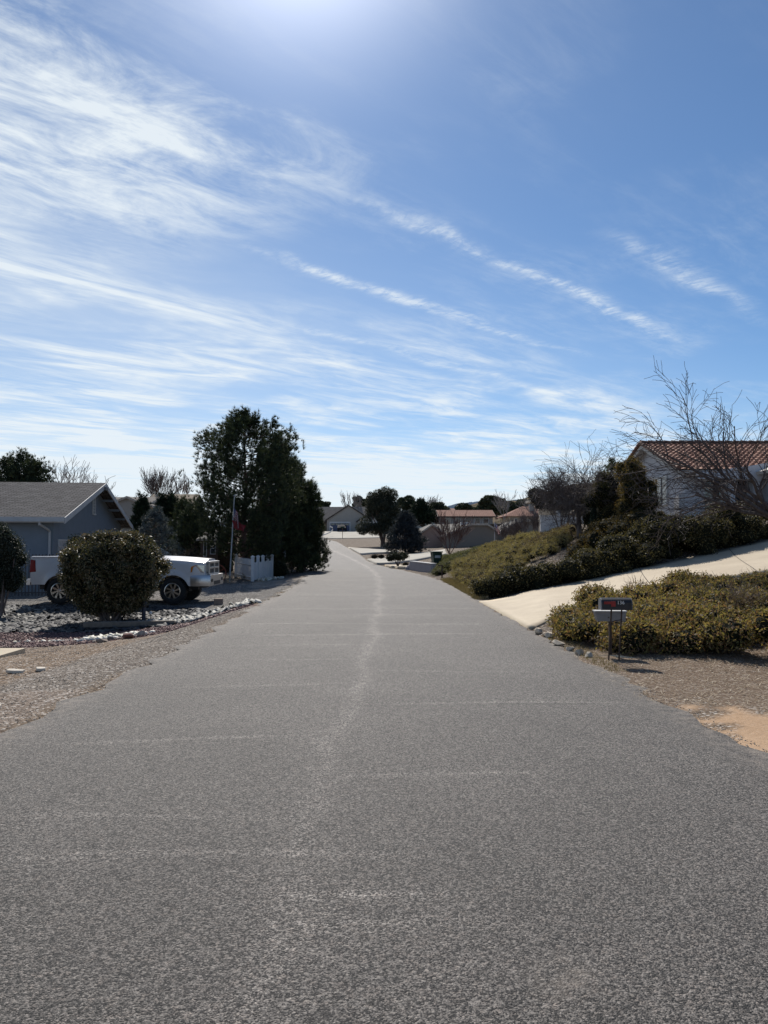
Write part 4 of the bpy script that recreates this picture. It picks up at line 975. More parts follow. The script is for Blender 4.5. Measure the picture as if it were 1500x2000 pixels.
for sg in (-1, 1):
    for xc in (XR, XF):
        inr = MB()
        for k in range(12):
            t0, t1 = math.pi * k / 12, math.pi * (k + 1) / 12
            inr.add([(xc + AR * math.cos(t), sg * yy, WR + AR * math.sin(t)) for t in (t0, t1) for yy in (.62, .955)], [(0, 1, 3, 2)])
        inr.build('wheel_liner', M_BLK, tk)
        wo = empty('wheel', (xc, sg * .90, WR)); wo.parent = tk
        ty = MB(); r_ = WR + .005
        pr_ = [(.25, -.13), (.30, -.15), (r_ - .05, -.155), (r_ - .012, -.14), (r_, -.11), (r_, .11), (r_ - .012, .14), (r_ - .05, .155), (.30, .15), (.25, .13)]
        ty.lathe(pr_, (0, 0, 0), 'y', 40)
        for k in range(40):
            t = 2 * math.pi * k / 40
            ty.obox((r_ * math.cos(t), 0, r_ * math.sin(t)), (-.018 * math.sin(t), 0, .018 * math.cos(t)), (0, .15, 0), (.010 * math.cos(t), 0, .010 * math.sin(t)))
        ty.build('tyre', M_RUB, wo, smooth=True)
        rm = MB(); o_ = sg
        rm.lathe([(.262, .13 * o_), (.268, .15 * o_), (.245, .155 * o_), (.235, .12 * o_), (.22, .02 * o_)], (0, 0, 0), 'y', 40)
        rm.lathe([(.001, .145 * o_), (.045, .145 * o_), (.06, .13 * o_), (.06, .05 * o_)], (0, 0, 0), 'y', 20)
        for k in range(8):
            t = 2 * math.pi * k / 8; t2 = t + .32
            p0 = Vector((.05 * math.cos(t), .13 * o_, .05 * math.sin(t))); p1 = Vector((.25 * math.cos(t2), .145 * o_, .25 * math.sin(t2)))
            d = (p1 - p0).normalized(); s2 = d.cross(Vector((0, 1, 0))).normalized()
            rm.add([p0 - s2 * .018, p0 + s2 * .018, p1 + s2 * .038, p1 - s2 * .030, p0 - s2 * .018 - Vector((0, .03 * o_, 0)), p0 + s2 * .018 - Vector((0, .03 * o_, 0)), p1 + s2 * .038 - Vector((0, .03 * o_, 0)), p1 - s2 * .030 - Vector((0, .03 * o_, 0))],
                   [(0, 1, 2, 3), (7, 6, 5, 4), (0, 4, 5, 1), (1, 5, 6, 2), (2, 6, 7, 3), (3, 7, 4, 0)])
        rm.build('rim', M_RIM, wo, smooth=True)
        db = MB(); db.lathe([(.001, .03 * o_), (.235, .03 * o_)], (0, 0, 0), 'y', 24); db.build('hub_backing', M_BLK, wo)
an = MB(); an.tube([(4.15, -.8, 1.45), (4.10, -.82, 2.0)], .004, 5); an.build('aerial', M_BLK, tk)

# ================================================================== STREET OBJECTS
M_POST = mat('rusty_dark_post', (0.055, 0.035, 0.025), .8, .3, 20)
def textmesh(txt, size, material, parent, loc, rot, name='number', depth=0.002):
    cu = bpy.data.curves.new('t', 'FONT'); cu.body = txt; cu.size = size; cu.extrude = depth; cu.align_x = 'CENTER'; cu.align_y = 'CENTER'
    to = bpy.data.objects.new('t', cu); COL.objects.link(to); dg = bpy.context.evaluated_depsgraph_get(); dg.update()
    me = bpy.data.meshes.new_from_object(to.evaluated_get(dg)); bpy.data.objects.remove(to)
    me.materials.clear(); me.materials.append(material)
    o = bpy.data.objects.new(name, me); o.location = loc; o.rotation_euler = rot; return link(o, parent)
Dm = 10.6
mx_, mz_ = WX(1200, Dm), h1(WX(1200, Dm), Dm)
mb = empty('mailbox', (mx_, Dm, mz_), R(-3), 'black roadside mailbox with red flag and house number 136 on twin posts', 'mailbox')
M_MBX = mat('black_mailbox_metal', (0.020, 0.020, 0.023), .45, .2, 10, bs=.05)
zt0, zt1 = WZ(1190, Dm) - mz_, WZ(1167, Dm) - mz_
hh = zt1 - zt0
b_ = MB(); pr_ = [(-.2, y, z) for y, z in ((-.085, zt0), (.085, zt0), (.085, zt0 + hh * .62), (.07, zt0 + hh * .84), (.035, zt1 - .004), (0, zt1), (-.035, zt1 - .004), (-.07, zt0 + hh * .84), (-.085, zt0 + hh * .62))]
b_.prism(pr_, (.40, 0, 0)); bx_ = b_.build('box', M_MBX, mb, bevel=.003)
b_ = MB(); b_.prism([(-.212, y * 1.05, z * 1.0) for _, y, z in pr_], (.012, 0, 0)); b_.prism([(.2, y * 1.05, z) for _, y, z in pr_], (.008, 0, 0)); b_.build('door', mat('worn_grey_metal', (.16, .16, .17), .5), mb)
b_ = MB(); b_.box((-.175, -.098, zt0 + hh * .50), (-.06, -.094, zt0 + hh * .72)); b_.box((-.08, -.099, zt0 + hh * .30), (-.02, -.0935, zt0 + hh * .74)); b_.build('flag', mat('red_flag', (0.26, 0.018, 0.014), .5), mb)
for i, ch_ in enumerate('136'):
    p_ = MB(); p_.box((.002 + i * .034, -.0885, zt0 + hh * .42), (.032 + i * .034, -.0865, zt0 + hh * .82)); pl_ = p_.build('number_plate', mat('plate_black', (0.02, 0.02, 0.02), .5), mb)
    textmesh(ch_, .066, mat('digit_white', (0.75, 0.75, 0.72), .5), pl_, (.017 + i * .034, -.0895, zt0 + hh * .62), (R(90), 0, 0))
def postm(x, lean): 
    p_ = MB(); p_.tube([(x - lean, .01, -.25), (x, 0, zt0)], .011, 6); p_.build('post', M_POST, mb)
postm(-.055, .06); postm(.085, .06)
b_ = MB(); b_.tube([(-.06, .0, zt0 - .17), (-.01, -.02, zt0 - .15), (.09, 0, zt0 - .135)], .006, 5); b_.build('brace', M_POST, mb)
Dn_ = 11.1; bx2 = empty('parcel_box', (WX(1189, Dn_), Dn_, h1(3.3, Dn_)), R(-3), 'off-white metal newspaper box just behind and below the black mailbox', 'mailbox')
q0, q1 = WZ(1213, Dn_) - bx2.location.z, WZ(1194, Dn_) - bx2.location.z
b_ = MB(); b_.prism([(-.17, 0, q0), (.22, 0, q0), (.24, 0, q1), (-.21, 0, q1)], (0, .16, 0)); b_.build('box', mat('grey_white_metal', (0.22, 0.21, 0.205), .6, .12, 12), bx2, bevel=.006)
b_ = MB(); b_.box((-.215, -.012, q1 + .001), (.245, .17, q1 + .013)); b_.build('lid', mat('pale_lid', (0.50, 0.49, 0.46), .6), bx2)
b_ = MB(); b_.lathe([(.001, 0), (.009, 0), (.009, .01)], (0, -.012, 0), 'y', 10); kn = b_.build('latch', M_POST, bx2); kn.location = (-.02, 0, q0 + .06)
b_ = MB(); b_.box((.0, .06, -.2), (.04, .10, q0)); b_.build('post', M_POST, bx2)
# wheelie bin, small post box by the road edge
Db = 43.2; wb = empty('wheelie_bin', (WX(852, Db), Db, WZ(1104, Db)), R(12), 'dark green wheelie bin beside the white block wall', 'bin')
M_BING = mat('dark_green_plastic', (0.012, 0.035, 0.024), .5, .1, 4, bs=0)
b_ = MB(); b_.add([(-.2, -.22, 0), (.2, -.22, 0), (.2, .22, 0), (-.2, .22, 0), (-.27, -.3, .72), (.27, -.3, .72), (.27, .3, .72), (-.27, .3, .72)], [(0, 3, 2, 1), (4, 5, 6, 7), (0, 1, 5, 4), (1, 2, 6, 5), (2, 3, 7, 6), (3, 0, 4, 7)]); b_.build('body', M_BING, wb, bevel=.02)
b_ = MB(); b_.box((-.3, -.33, .725), (.3, .35, .79)); b_.build('lid', M_BING, wb, bevel=.02)
b_ = MB(); b_.box((-.16, -.292, .42), (.16, -.27, .56)); b_.build('sticker', mat('pale_sticker', (.4, .43, .43), .6), wb)
for sx in (-.24, .24):
    b_ = MB(); b_.tube([(sx - .02, .26, .1), (sx + .02, .26, .1)], .1, 14); b_.build('wheel', M_RUB, wb, smooth=True)
Dz = 35.5; xq = WX(863, Dz)
pb = empty('marker_post', (xq, Dz, h1(xq, Dz)), 0, 'thin dark bracket post at the foot of the green slope', 'post'); hz = WZ(1105, Dz) - pb.location.z
b_ = MB(); b_.box((-.03, -.03, -.2), (.03, .03, hz)); b_.build('post', M_POST, pb); b_ = MB(); b_.box((-.2, -.025, hz + .001), (.03, .025, hz + .045)); b_.build('arm', M_POST, pb)
# sign pole near the apron, hose arch
sp_ = empty('street_sign', (WX(669, 140), 140, WZ(1054, 140)), 0, 'thin street sign on a brown pole in front of the white apron', 'sign')
b_ = MB(); b_.tube([(0, 0, -.3), (0, 0, 2.2)], .05, 6); b_.build('pole', mat('brown_pole', (.14, .09, .06), .9, spec=.1), sp_)
b_ = MB(); b_.box((-.35, -.06, 2.2), (.35, -.03, 2.42)); b_.build('sign_panel', mat('sign_green', (.05, .10, .07), .9, spec=.05), sp_)
ac = empty('curved_railing', (WX(640, 150), 150, WZ(1050, 150)), 0, 'white curved railing beside the far apron', 'railing')
b_ = MB(); b_.tube([(-1.6 + 2.0 * math.cos(t) if t < 1.5 else -1.6 + 2.0 * math.cos(t), 0, .9 + 1.0 * math.sin(t)) for t in []] or [(-1.3, 0, .35), (-.3, 0, .7), (.5, 0, 1.05), (.95, 0, 1.5), (.9, 0, 1.95), (.5, 0, 2.2)], .11, 8); b_.build('rail', M_STUCW, ac, smooth=True)
# parked dark car on the far apron
cr_ = empty('car', (WX(668, 172), 172, h1(WX(668, 172), 172) + .1), 0, 'dark car on the shaded apron in front of the blue garage door', 'car')
b_ = MB(); loft(b_, [-.95, -.9, -.5, 0, .5, .9, .95], lambda x: [(-2.2, .35), (-2.2, .85 - .1 * abs(x) ** 4), (-1.2, 1.0 - .05 * abs(x)), (-.55, 1.5 - .15 * abs(x) ** 3), (1.1, 1.52 - .15 * abs(x) ** 3), (1.9, 1.05), (2.2, .95 - .1 * abs(x) ** 4), (2.2, .35)]); b_.build('body', mat('dark_car_paint', (.015, .017, .022), .8, bs=0, spec=.1), cr_, smooth=True)
for sx in (-.85, .85):
    for sy in (-1.4, 1.35):
        b_ = MB(); b_.tube([(sx - .1, sy, .32), (sx + .1, sy, .32)], .32, 14); b_.build('wheel', M_RUB, cr_, smooth=True)
b_ = MB(); b_.prism([(-.72, -1.14, 1.03), (.72, -1.14, 1.03), (.6, -.62, 1.45), (-.6, -.62, 1.45)], (0, -.03, .02)); b_.build('windscreen', mat('dull_dark_glass', (.02, .02, .025), .6, bs=0), cr_)
# flagpole with two flags
Df_ = 34.5; fx = WX(449, Df_); fz = h1(fx, Df_)
fp = empty('flagpole', (fx, Df_, fz), 0, 'slim leaning white flagpole in front of the tall pine', 'flagpole'); fh = WZ(970, Df_) - fz; lx = .19
b_ = MB(); b_.tube([(0, 0, -.1), (lx, 0, fh)], [.036, .018], 8); b_.build('pole', mat('pole_paint', (.36, .37, .38), .4), fp, smooth=True)
b_ = MB(); b_.lathe([(.001, .06), (.03, .045), (.04, .01), (.025, -.02), (.001, -.03)], (lx, 0, fh + .03), 'z', 10); b_.build('finial', M_CHR, fp, smooth=True)
def flagmat(name, kind):
    m_, n, b = newmat(name); uv = objco(n, 'UV'); sp = n.nodes.new('ShaderNodeSeparateXYZ'); n.links.new(uv, sp.inputs[0]); U, V_ = E(n, sp.outputs[0]), E(n, sp.outputs[1])
    if kind == 'us':
        stp = (V_ * 6.5)._m('FRACT')._m('GREATER_THAN', 0.5)
        c = mixc(n, stp, (.26, .025, .04), (.50, .48, .48)); can = U._m('LESS_THAN', .4) * V_._m('GREATER_THAN', 6 / 13)
        vv = n.nodes.new('ShaderNodeTexVoronoi'); vv.inputs['Scale'].default_value = 16; vv.inputs['Randomness'].default_value = 0; n.links.new(uv, vv.inputs['Vector'])
        star = E(n, vv.outputs['Distance'])._m('LESS_THAN', .22)
        c = mixc(n, can, c, mixc(n, star, (.02, .03, .13), (.6, .6, .62)))
    else: c = mixc(n, V_ * 0.0, (.20, .02, .025), (.2, .02, .02))
    n.links.new(c, b.inputs['Base Color']); b.inputs['Roughness'].default_value = .8
    tr = n.nodes.new('ShaderNodeBsdfTranslucent'); n.links.new(c, tr.inputs[0]); mx = n.nodes.new('ShaderNodeMixShader'); mx.inputs[0].default_value = .35
    n.links.new(b.outputs[0], mx.inputs[1]); n.links.new(tr.outputs[0], mx.inputs[2]); n.links.new(mx.outputs[0], n.nodes['Material Output'].inputs['Surface']); return m_
def flag(name, loc, hoist, fly, swing, drop, material, label, ph=0.0):
    NU_, NV_ = 22, 14; V, UVs = [], []
    for i in range(NU_):
        s = i / (NU_ - 1)
        for j in range(NV_):
            t = j / (NV_ - 1)
            V.append((swing * s ** .8 * fly + .04 * math.sin(9 * s + 3 * t + ph), .10 * math.sin(11 * s + ph + 2 * t) * (s + .1), t * hoist * (1 - .25 * s) - drop * fly * s))
            UVs.append((s, t))
    F = [(i * NV_ + j, (i + 1) * NV_ + j, (i + 1) * NV_ + j + 1, i * NV_ + j + 1) for i in range(NU_ - 1) for j in range(NV_ - 1)]
    me = bpy.data.meshes.new(name); me.from_pydata(V, [], F); ul = me.uv_layers.new(name='UVMap')
    for p in me.polygons:
        p.use_smooth = True
        for li in p.loop_indices: ul.data[li].uv = UVs[me.loops[li].vertex_index]
    me.materials.append(material); o = bpy.data.objects.new(name, me); o.location = loc; link(o)
    return tag(o, label, 'flag')
M_US = flagmat('stripes_flag', 'us'); M_RF = flagmat('red_cloth', 'red')
flag('flag', (fx + .15, Df_ - .03, WZ(1012, Df_)), .62, .80, .30, .62, M_US, 'stars and stripes flag hanging limp on the leaning flagpole')
flag('flag', (fx + .14, Df_ - .03, WZ(1032, Df_)), .38, .62, .85, .25, M_RF, 'plain dark red flag hanging below the striped flag', 1.4)
D2 = 60; f2 = empty('flagpole', (WX(966, D2), D2, WZ(1072, D2)), 0, 'white flagpole in front of the low brown-grey house', 'flagpole')
b_ = MB(); b_.tube([(0, 0, -.2), (.0, 0, 2.1)], .03, 8); b_.build('pole', M_STUCW, f2)
flag('flag', (WX(966.5, D2), D2 - .03, WZ(1034, D2)), .55, .75, .55, .75, M_US, 'stars and stripes flag hanging in front of the brown-grey wall', .6)
# white picket fence
M_PVC = mat('white_vinyl', (0.60, 0.60, 0.60), .45, .04, 3, bs=0)
Pc = (WX(494, 35), 35.0); Pe = (WX(531, 39.5), 39.5); Pl = (WX(462, 38.2), 38.2)
pf = empty('picket_fence', (*Pc, h1(*Pc) - .02), 0, 'white vinyl picket fence corner with scalloped solid panel beside the flagpole', 'fence')
def run(a, b_, gap, solid):
    ax, ay = 0, 0; bx_, by_ = b_[0] - a[0], b_[1] - a[1]; L_ = math.hypot(bx_, by_); dx, dy = bx_ / L_, by_ / L_; n_ = int(L_ / gap)
    nx_, ny_ = -dy, dx; zf = lambda s: (h1(a[0] + dx * s, a[1] + dy * s) - pf.location.z)
    mbx = MB()
    for i in range(n_ + 1):
        s = i * gap; z0 = zf(s); seg = (s % 1.15) / 1.15; hgt = .93 - .16 * math.sin(math.pi * seg) if solid else .95
        wv = gap * (.42 if solid else .17)
        c = Vector((dx * s, dy * s, z0 + hgt / 2 + .03)); mbx.obox(c, (dx * wv, dy * wv, 0), (nx_ * .012, ny_ * .012, 0), (0, 0, hgt / 2))
        mbx.add([c + Vector((dx * wv * k1, dy * wv * k1, hgt / 2)) + Vector((nx_ * .012 * k2, ny_ * .012 * k2, 0)) for k1, k2 in ((-1, -1), (1, -1), (1, 1), (-1, 1))] + [c + Vector((0, 0, hgt / 2 + .05))], [(0, 1, 4), (1, 2, 4), (2, 3, 4), (3, 0, 4)])
    mbx.build('pickets', M_PVC, pf)
    rl = MB()
    for hz_ in (.18, .74):
        rl.tube([(dx * s + nx_ * .03, dy * s + ny_ * .03, zf(s) + hz_) for s in np.linspace(0, L_, 8)], .03, 4)
    rl.build('rails', M_PVC, pf)
    for s in (np.arange(0, L_ + .2, 1.15) if solid else (L_,)):
        po = MB(); z0 = zf(s); po.box((dx * s - .065, dy * s - .065, z0 - .1), (dx * s + .065, dy * s + .065, z0 + 1.08)); po_ = po.build('post', M_PVC, pf)
        ca_ = MB(); ca_.box((dx * s - .085, dy * s - .085, z0 + 1.081), (dx * s + .085, dy * s + .085, z0 + 1.12)); ca_.add([(dx * s - .08, dy * s - .08, z0 + 1.121), (dx * s + .08, dy * s - .08, z0 + 1.121), (dx * s + .08, dy * s + .08, z0 + 1.121), (dx * s - .08, dy * s + .08, z0 + 1.121), (dx * s, dy * s, z0 + 1.18)], [(0, 1, 4), (1, 2, 4), (2, 3, 4), (3, 0, 4)]); ca_.build('cap', M_PVC, po_)
run(Pc, Pe, .15, True); run(Pc, Pl, .2, False)
# garden lamp, paver stub, white lantern, rusty wheel, cinder block, bollard
lp = empty('garden_lamp', (WX(557, 42), 42, h1(WX(557, 42), 42)), 0, 'small white lantern on a post behind the clipped round hedge', 'lamp')
b_ = MB(); b_.tube([(0, 0, 0), (0, 0, 1.0)], .03, 6); b_.build('post', M_BLK, lp)
b_ = MB(); b_.lathe([(.001, 1.0), (.05, 1.0), (.075, 1.08), (.075, 1.25), (.04, 1.3), (.001, 1.38)], (0, 0, 0), 'z', 8); b_.build('lantern', M_PVC, lp); b_ = MB(); b_.box((-.12, -.015, 1.25), (.12, .015, 1.28)); b_.build('crossbar', M_PVC, lp)
rwz = empty('wagon_wheel', (WX(424, 33.5), 33.5, h1(WX(424, 33.5), 33.5)), R(15), 'rusty red wagon wheel leaning beside the front of the pickup', 'wheel')
M_RUST = mat('rust_red', (.24, .07, .04), .8, .3, 12)
b_ = MB(); b_.tube([(.40 * math.cos(t), .06 * math.sin(t), .42 + .40 * math.sin(t)) for t in np.linspace(0, 2 * math.pi, 25)], .025, 6, cap=False); b_.build('rim', M_RUST, rwz)
b_ = MB()
for k in range(10): t = math.pi * 2 * k / 10; b_.tube([(0, 0, .42), (.4 * math.cos(t), .06 * math.sin(t), .42 + .4 * math.sin(t))], .014, 5)
b_.build('spokes', M_RUST, rwz); b_ = MB(); b_.tube([(0, -.07, .42), (0, .07, .42)], .06, 10); b_.build('hub', M_RUST, rwz)
Dk_ = 25.0; kz = h1(WX(428, Dk_), Dk_)
cbk = MB(); cbk.box((-.13, -.1, 0), (.13, .1, .2)); cbo = cbk.build('cinder_block', mat('tan_block', (.25, .19, .15), .9, .15, 10), bevel=.01, loc=(WX(428, 24.3), 24.3, h1(WX(428, 24.3), 24.3) - .01)); tag(cbo, 'brown cinder block on the gravel in front of the pickup bumper', 'block')
Du = 21.0; uz = h1(WX(285, Du), Du)
ub = empty('utility_post', (WX(283, Du), Du, uz), 0, 'short dark utility post between the shrub trunk and the pale slates', 'post')
b_ = MB(); b_.tube([(0, 0, -.1), (0, 0, .40)], [.055, .05], 10); b_.build('post', mat('navy_plastic', (.03, .035, .06), .5), ub, smooth=True); b_ = MB(); b_.lathe([(.07, .40), (.085, .43), (.08, .52), (.04, .58), (.001, .59)], (0, 0, 0), 'z', 12); b_.build('cap', M_BLK, ub, smooth=True)
b_ = MB(); b_.lathe([(.001, -.05), (.035, -.035), (.05, 0), (.035, .035), (.001, .05)], (0, 0, 0), 'z', 12); gl = b_.build('solar_light', M_PVC, smooth=True, loc=(WX(296, Du), Du, uz + .24)); tag(gl, 'small white globe light beside the dark utility post', 'lamp')
sl_ = MB(); sl_.tube([(0, 0, -.28), (0, 0, -.05)], .008, 5); sl_.build('stake', M_BLK, gl)
bmz = h1(-6.4, 19.4); tb_ = MB(); tb_.obox((0, 0, 0), (1.12, .10, .012), (-.03, .08, 0), (0, 0, .065)); tbo = tb_.build('timber', mat('weathered_timber', (.17, .145, .115), .85, .2, 8), bevel=.012, loc=(-6.42, 19.45, bmz + .13)); tag(tbo, 'long weathered landscape timber edging the slate bed below the round shrub', 'timber')

# ================================================================== STONES
def stone_mesh(n_, C, size, flat, name, material, seed=1, tilt=.35, label=None):
    """many flat or round stones in one mesh"""
    r2 = np.random.default_rng(seed); k = 6; ang = np.linspace(0, 2 * np.pi, k, endpoint=False)
    a_ = ang[None] + r2.normal(size=(n_, k)) * .25; rr = size[:, None] * (.65 + .5 * r2.random((n_, k)))
    px_ = np.cos(a_) * rr * 1.25; py_ = np.sin(a_) * rr * .8; th = size * flat * (.6 + .8 * r2.random(n_))
    top = np.stack([px_ * .86, py_ * .86, np.repeat(th[:, None], k, 1)], -1); bot = np.stack([px_, py_, np.repeat(-th[:, None] * .5, k, 1)], -1)
    Vv = np.concatenate([top, bot], 1); az = r2.random(n_) * 6.28; tx = r2.normal(size=n_) * tilt; ty_ = r2.normal(size=n_) * tilt
    ca, sa = np.cos(az)[:, None], np.sin(az)[:, None]
    x, y, z = Vv[..., 0], Vv[..., 1], Vv[..., 2]
    z = z + x * tx[:, None] + y * ty_[:, None]; x, y = x * ca - y * sa, x * sa + y * ca
    V = np.stack([x, y, z], -1) + C[:, None, :]
    me = bpy.data.meshes.new(name); base = np.arange(n_)[:, None] * 12
    topf = (base + np.arange(k)[None]); side = np.stack([base + np.arange(k), base + k + np.arange(k), base + k + (np.arange(k) + 1) % k, base + (np.arange(k) + 1) % k], -1).reshape(-1, 4)
    me.vertices.add(n_ * 12); me.vertices.foreach_set('co', V.reshape(-1, 3).astype(np.float32).ravel())
    loops = np.concatenate([topf.ravel(), side.ravel()]); me.loops.add(len(loops)); me.loops.foreach_set('vertex_index', loops.astype(np.int32))
    me.polygons.add(n_ + n_ * k); ls = np.concatenate([np.arange(n_) * k, n_ * k + np.arange(n_ * k) * 4]); me.polygons.foreach_set('loop_start', ls.astype(np.int32))
    me.update(calc_edges=True); rv = r2.random(n_); at = me.attributes.new('rnd', 'FLOAT', 'FACE'); at.data.foreach_set('value', np.concatenate([rv, np.repeat(rv, k)]).astype(np.float32))
    me.materials.append(material); return link(bpy.data.objects.new(name, me))
M_SLATE_SHADE = tilemat('shaded_slate', [(0.022, 0.023, 0.027), (0.05, 0.05, 0.053), (0.12, 0.115, 0.105), (0.032, 0.032, 0.037)])  # shade of shrub and truck put into the slate colour
M_PEB = tilemat('mixed_pebble', [(0.13, 0.10, 0.08), (0.30, 0.24, 0.18), (0.48, 0.41, 0.32), (0.22, 0.185, 0.15), (0.38, 0.32, 0.25)])
M_REDP = tilemat('red_lava_gravel', [(0.07, 0.035, 0.035), (0.15, 0.075, 0.07), (0.21, 0.12, 0.11), (0.09, 0.05, 0.05)])
def scatter(poly, n_, zoff=0.0):
    p = np.array(poly); x0, y0 = p.min(0); x1, y1 = p.max(0); x = rng.uniform(x0, x1, n_ * 3); y = rng.uniform(y0, y1, n_ * 3); k = inpoly(x, y, poly); x, y = x[k][:n_], y[k][:n_]
    return np.stack([x, y, H(x, y) + zoff], 1)
rng = np.random.default_rng(11)
SLB = [(-16, 19.1), (-8, 19.1), (-6.4, 18.9), (-5.2, 19.4), (-4.3, 20.4), (-4.9, 22.0), (-6, 23.7), (-9.5, 24.6), (-10.8, 24.6), (-16, 25.5)]
C = scatter([(-16, 19.2), (-10.2, 19.2), (-9.6, 21), (-10.6, 24.4), (-16, 25.4)], 1300, .03); o = stone_mesh(len(C), C, rng.uniform(.05, .13, len(C)), .16, 'slate_rubble', tilemat('sunlit_slate', [(0.06, 0.06, 0.058), (0.16, 0.158, 0.14), (0.34, 0.325, 0.28), (0.08, 0.08, 0.08)]), 12, .25); tag(o, 'slates at the left end of the stone bed, coloured paler as sunlit', 'stones', kind='stuff')  # paler copy of the bed slates, sunlight put into the colour
C = scatter(SLB, 7500, .02); o = stone_mesh(len(C), C, rng.uniform(.04, .13, len(C)), .16, 'slate_rubble', M_SLATE_SHADE, 2, .26); tag(o, 'bed of loose flat slates around the round shrub, coloured dark as shaded', 'stones', kind='stuff')
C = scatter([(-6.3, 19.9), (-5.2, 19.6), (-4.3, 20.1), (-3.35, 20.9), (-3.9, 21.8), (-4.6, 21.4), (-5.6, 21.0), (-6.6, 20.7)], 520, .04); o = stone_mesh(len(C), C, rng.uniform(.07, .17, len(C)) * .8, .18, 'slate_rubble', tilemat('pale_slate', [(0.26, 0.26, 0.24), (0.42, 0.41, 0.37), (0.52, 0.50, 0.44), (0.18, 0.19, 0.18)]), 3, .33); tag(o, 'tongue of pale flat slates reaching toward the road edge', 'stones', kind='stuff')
C = scatter(RED, 15000, .004); o = stone_mesh(len(C), C, rng.uniform(.012, .032, len(C)), .7, 'red_gravel', M_REDP, 4, .3); tag(o, 'dark red lava gravel strip in front of the slate bed', 'gravel', kind='stuff')
SHL = [(-9.5, 5.5), (-3.1, 5.5), (-2.98, 10), (-3.1, 20.0), (-3.5, 19.0), (-4.0, 17.2), (-4.8, 16.0), (-5.8, 15.2), (-9.5, 14.7)]
C = scatter(SHL, 26000, -.001); o = stone_mesh(len(C), C, rng.uniform(.003, .009, len(C)), .6, 'gravel', M_PEB, 5, .3); tag(o, 'loose beige and grey pebbles on the left shoulder', 'gravel', kind='stuff')
C = scatter([(2.70, 3), (2.72, 10), (2.95, 10), (3.0, 3)], 900, .001); o = stone_mesh(len(C), C, rng.uniform(.003, .008, len(C)), .6, 'gravel', M_PEB, 6, .3); tag(o, 'scattered road chips on the orange dirt edge', 'gravel', kind='stuff')
# single rocks
def rock(x, y, r, material, label, sq=(1, .8, .6), seed=0, sink=.25, group=None):
    rr = random.Random(seed); bm = bmesh.new(); bmesh.ops.create_icosphere(bm, subdivisions=3, radius=1)
    pl = [(Vector((rr.gauss(0, 1), rr.gauss(0, 1), rr.gauss(0, 1))).normalized(), rr.uniform(.5, .82)) for _ in range(16)]
    for v in bm.verts:
        for n_, d in pl:
            k = v.co.dot(n_)
            if k > d: v.co -= n_ * (k - d)
        v.co *= 1 + rr.uniform(-.02, .02); v.co = Vector((v.co.x * sq[0], v.co.y * sq[1], v.co.z * sq[2])) * r
    me = bpy.data.meshes.new('rock'); bm.to_mesh(me); bm.free(); me.materials.append(material)
    o = bpy.data.objects.new('rock', me); o.location = (x, y, h1(x, y) + r * sq[2] * (1 - sink * 2)); o.rotation_euler = (0, 0, rr.uniform(0, 6)); link(o); tag(o, label, 'rock', group); return o
M_RKP = mat('pale_rock', (0.56, 0.47, 0.36), .9, .3, 9, bs=.5, bscale=25)
M_RKG = mat('green_grey_rock', (0.40, 0.35, 0.28), .9, .3, 9, bs=.5, bscale=25)
M_RKR = mat('red_brown_rock', (0.17, 0.085, 0.07), .9, .2, 9, bs=.5, bscale=25)
M_RKB = mat('brown_rock', (0.19, 0.15, 0.12), .9, .2, 9, bs=.5, bscale=25)
lab_r = ['pale rock nearest the driveway corner edging the right shrub bed', 'small pale rock second from the driveway corner', 'tan rock in the middle of the row edging the shrub bed', 'rounded pale grey rock below the shrub bed leaves', 'grey rock half shaded under the shrub bed overhang', 'dark rock in shade under the shrub bed', 'last shaded rock of the row before the mailbox posts']
for i, (px_, py_, r_, mt) in enumerate([(1051, 1237, .16, M_RKP), (1063, 1243, .11, M_RKP), (1073, 1246, .17, M_RKP), (1089, 1262, .17, M_RKG), (1110, 1272, .13, M_RKG), (1128, 1279, .15, M_RKG), (1147, 1284, .12, M_RKG)]):
    D = 1500 * 1.6 / (py_ - 1062) + .1; x = WX(px_, D); rock(x, D, r_ * .74, mt, lab_r[i], seed=i + 1, group='rocks edging the right shrub bed')
lab_l = ['flat brown rock at the front of the drainage stones', 'dark red rock right of the pale stone heap', 'grey-green rock at the right end of the drainage stones', 'small brown rock behind the flat brown one', 'pale stone right of the white stone heap', 'tan rock at the left end of the drainage stones']
for i, (px_, py_, r_, mt, sq) in enumerate([(203, 1264, .15, M_RKB, (1.3, .7, .45)), (254, 1257, .17, M_RKR, (1.1, .8, .6)), (278, 1252, .15, M_RKG, (1.2, .8, .6)), (222, 1257, .10, M_RKB, (1.2, .8, .6)), (236, 1256, .08, M_RKP, (1.3, .8, .5)), (190, 1259, .08, M_RKP, (1.2, .8, .5))]):
    D = 1500 * 2.06 / (py_ - 1062); rock(WX(px_, D), D, r_, mt, lab_l[i], sq, 30 + i, group='rocks in the left drainage gap')
C = scatter([(-6.4, 16.2), (-5.4, 16.3), (-5.0, 17.0), (-5.9, 17.4), (-6.6, 17.2)], 110, .03); o = stone_mesh(len(C), C, rng.uniform(.04, .10, len(C)), .3, 'white_stones', tilemat('white_stone', [(0.42, 0.40, 0.30), (0.62, 0.60, 0.52), (0.70, 0.68, 0.62)]), 8, .2); tag(o, 'heap of whitish broken stones between the red gravel and timber', 'stones', kind='stuff')
C = scatter([(-8.0, 16.7), (-6.6, 16.7), (-6.6, 16.9), (-8.0, 16.85)], 30, .02); o = stone_mesh(len(C), C, rng.uniform(.03, .07, len(C)), .25, 'white_stones', MATS.get('x') or bpy.data.materials['white_stone'], 9, .2); tag(o, 'thin line of white stones across the red gravel', 'stones', kind='stuff')
